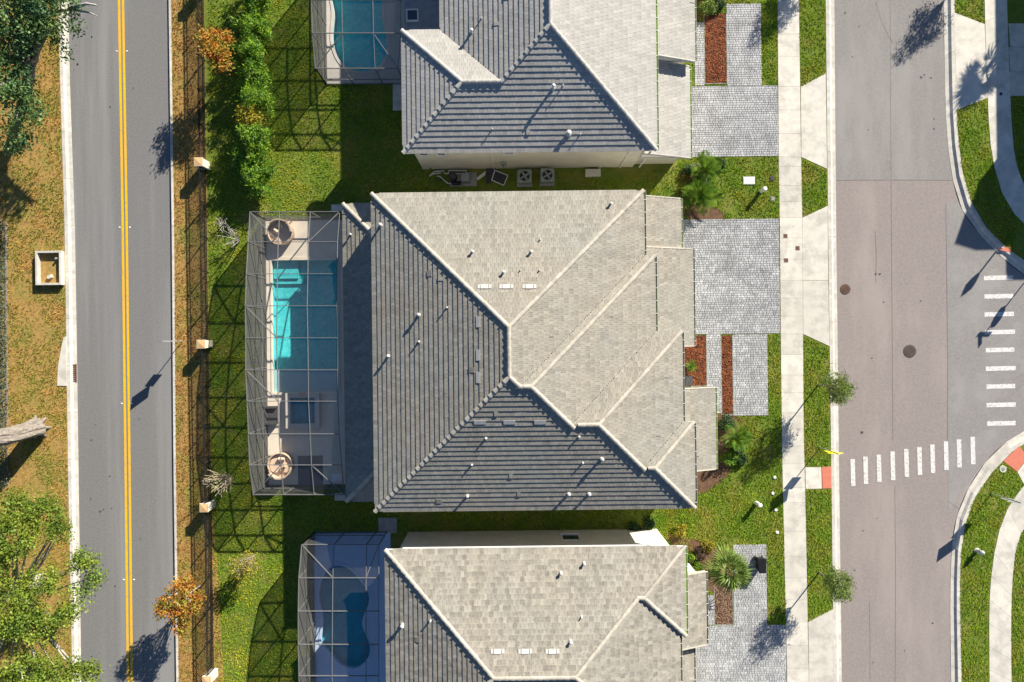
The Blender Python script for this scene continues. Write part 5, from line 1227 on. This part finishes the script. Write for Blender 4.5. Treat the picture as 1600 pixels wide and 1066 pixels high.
EXH = [inset(epoly, .5), tw_poly, inset(bp_, .55), rp((ln[0]+.7, ln[1], ln[2]+.4, ln[3]-.4)), rp((s1[0], s1[1]-.4, s1[2], s1[3])), rp((s2[0], s2[1]-.4, s2[2], s2[3])), rp((s3[0]-2, s3[1]-.4, s3[2], s3[3])), rp((n2[0], n2[1]-.4, n2[2], n2[3])), rp((k1[0]-1, k1[1]-.4, k1[2], k1[3]))]
grass('back_yard_grass', polyG([(326,-10),(640,-10),(700,330),(1070,255),(1070,345),(640,400),(600,700),(1080,745),(1080,870),(600,835),(520,1075),(340,1075),(331,787),(326.5,537)]), EXB+EXH, 105, M_GRASS, 1, label='green grass of the back and side yards')
fr = polyG([(1058,-5),(1214.5,-5),(1216,240),(1218,330),(1221,680),(1223,760),(1229,980),(1060,980),(1020,830),(1086,640),(1060,345)])
grass('front_yard_grass', fr, EXH+[rp(r) for r in DR_T+DR_C+DR_B]+[rp(r) for r in BEDS]+[polyG(chaikin(p, 2)) for p in ([(1070,318),(1118,322),(1135,338),(1125,345),(1070,345)],[(1100,650),(1135,645),(1160,655),(1145,730),(1115,760),(1085,775),(1085,735),(1112,735)],[(1035,830),(1075,840),(1105,850),(1140,870),(1150,930),(1110,930),(1060,870)])], 150, M_GRASSF, 2, label='green lawn grass in front of the houses')
for i, (p, lb) in enumerate((([(1249,-5),(1289,-5),(1290,114),(1252,135)],'grass strip north of the north apron'),([(1252.5,247),(1292,266),(1292.8,321),(1254,339)],'small grass strip between the two upper aprons'),([(1255.5,524),(1296,543),(1298,728),(1258,729)],'grass strip with the street tree and yellow sign'),([(1259,765),(1299,765),(1301,951),(1263,971)],'grass strip above the south apron'))):
    grass('strip_grass', polyG(p), [], 150, M_GRASSF, 10+i, label=lb)
grass('corner_grass', polyG([(1491.5,-5),(1537.5,-5),(1538,37),(1491.5,19)]), [], 150, M_GRASSF, 20, label='grass strip at the top right beside the sidewalk')
grass('corner_grass', polyG([(1494.5,173),(1543,154),(1545,200),(1549,240),(1562,295),(1577,325),(1593,347),(1583,392),(1572,386),(1553,370),(1529,340),(1513,305),(1504,270),(1498,230)]), [], 150, M_GRASSF, 21, label='grass strip beside the curved north-east kerb')
grass('corner_grass', polyG([(1586,255),(1606,296),(1606,152),(1579,152)]), [], 150, M_GRASSF, 22, label='shaded grass right of the north-east sidewalk')
grass('corner_grass', polyG([(1569,721),(1588,738),(1601,757),(1577,786),(1558,831),(1548,891),(1544,951),(1545,1075),(1503,1075),(1500,951),(1500.5,876),(1504.5,831),(1518,786),(1540.5,749)]), [], 150, M_GRASSF, 23, label='grass strip beside the curved south-east kerb')
grass('corner_grass', polyG([(1605,818),(1588,853),(1582,906),(1580.5,966),(1581.5,1075),(1606,1075)]), [], 150, M_GRASSF, 24, label='grass right of the south-east sidewalk')
grass('verge_grass', polyG([(-10,-10),(90.5,-10),(93.5,118),(100.5,350),(103,526),(99,527),(90,574),(89,604),(104.5,604),(105.5,706),(112.5,1075),(-10,1075)]), [rp(rectG(60.5,392.5,101.5,446.5))], 95, M_DRY, 3, bare=(.9,.75), label='dry golden grass of the west verge')
grass('verge_grass', polyG([(268,-10),(318,-10),(322,260),(326,537),(331,787),(341,900),(350,1075),(280,1075),(275,706),(273,360)]), [px_(c_[0]-6,c_[1]-6,c_[0]+6,c_[1]+6) for c_ in COLS], 90, M_DRY2, 4, bare=(1.2,.6), label='dry brown grass along the black fence')
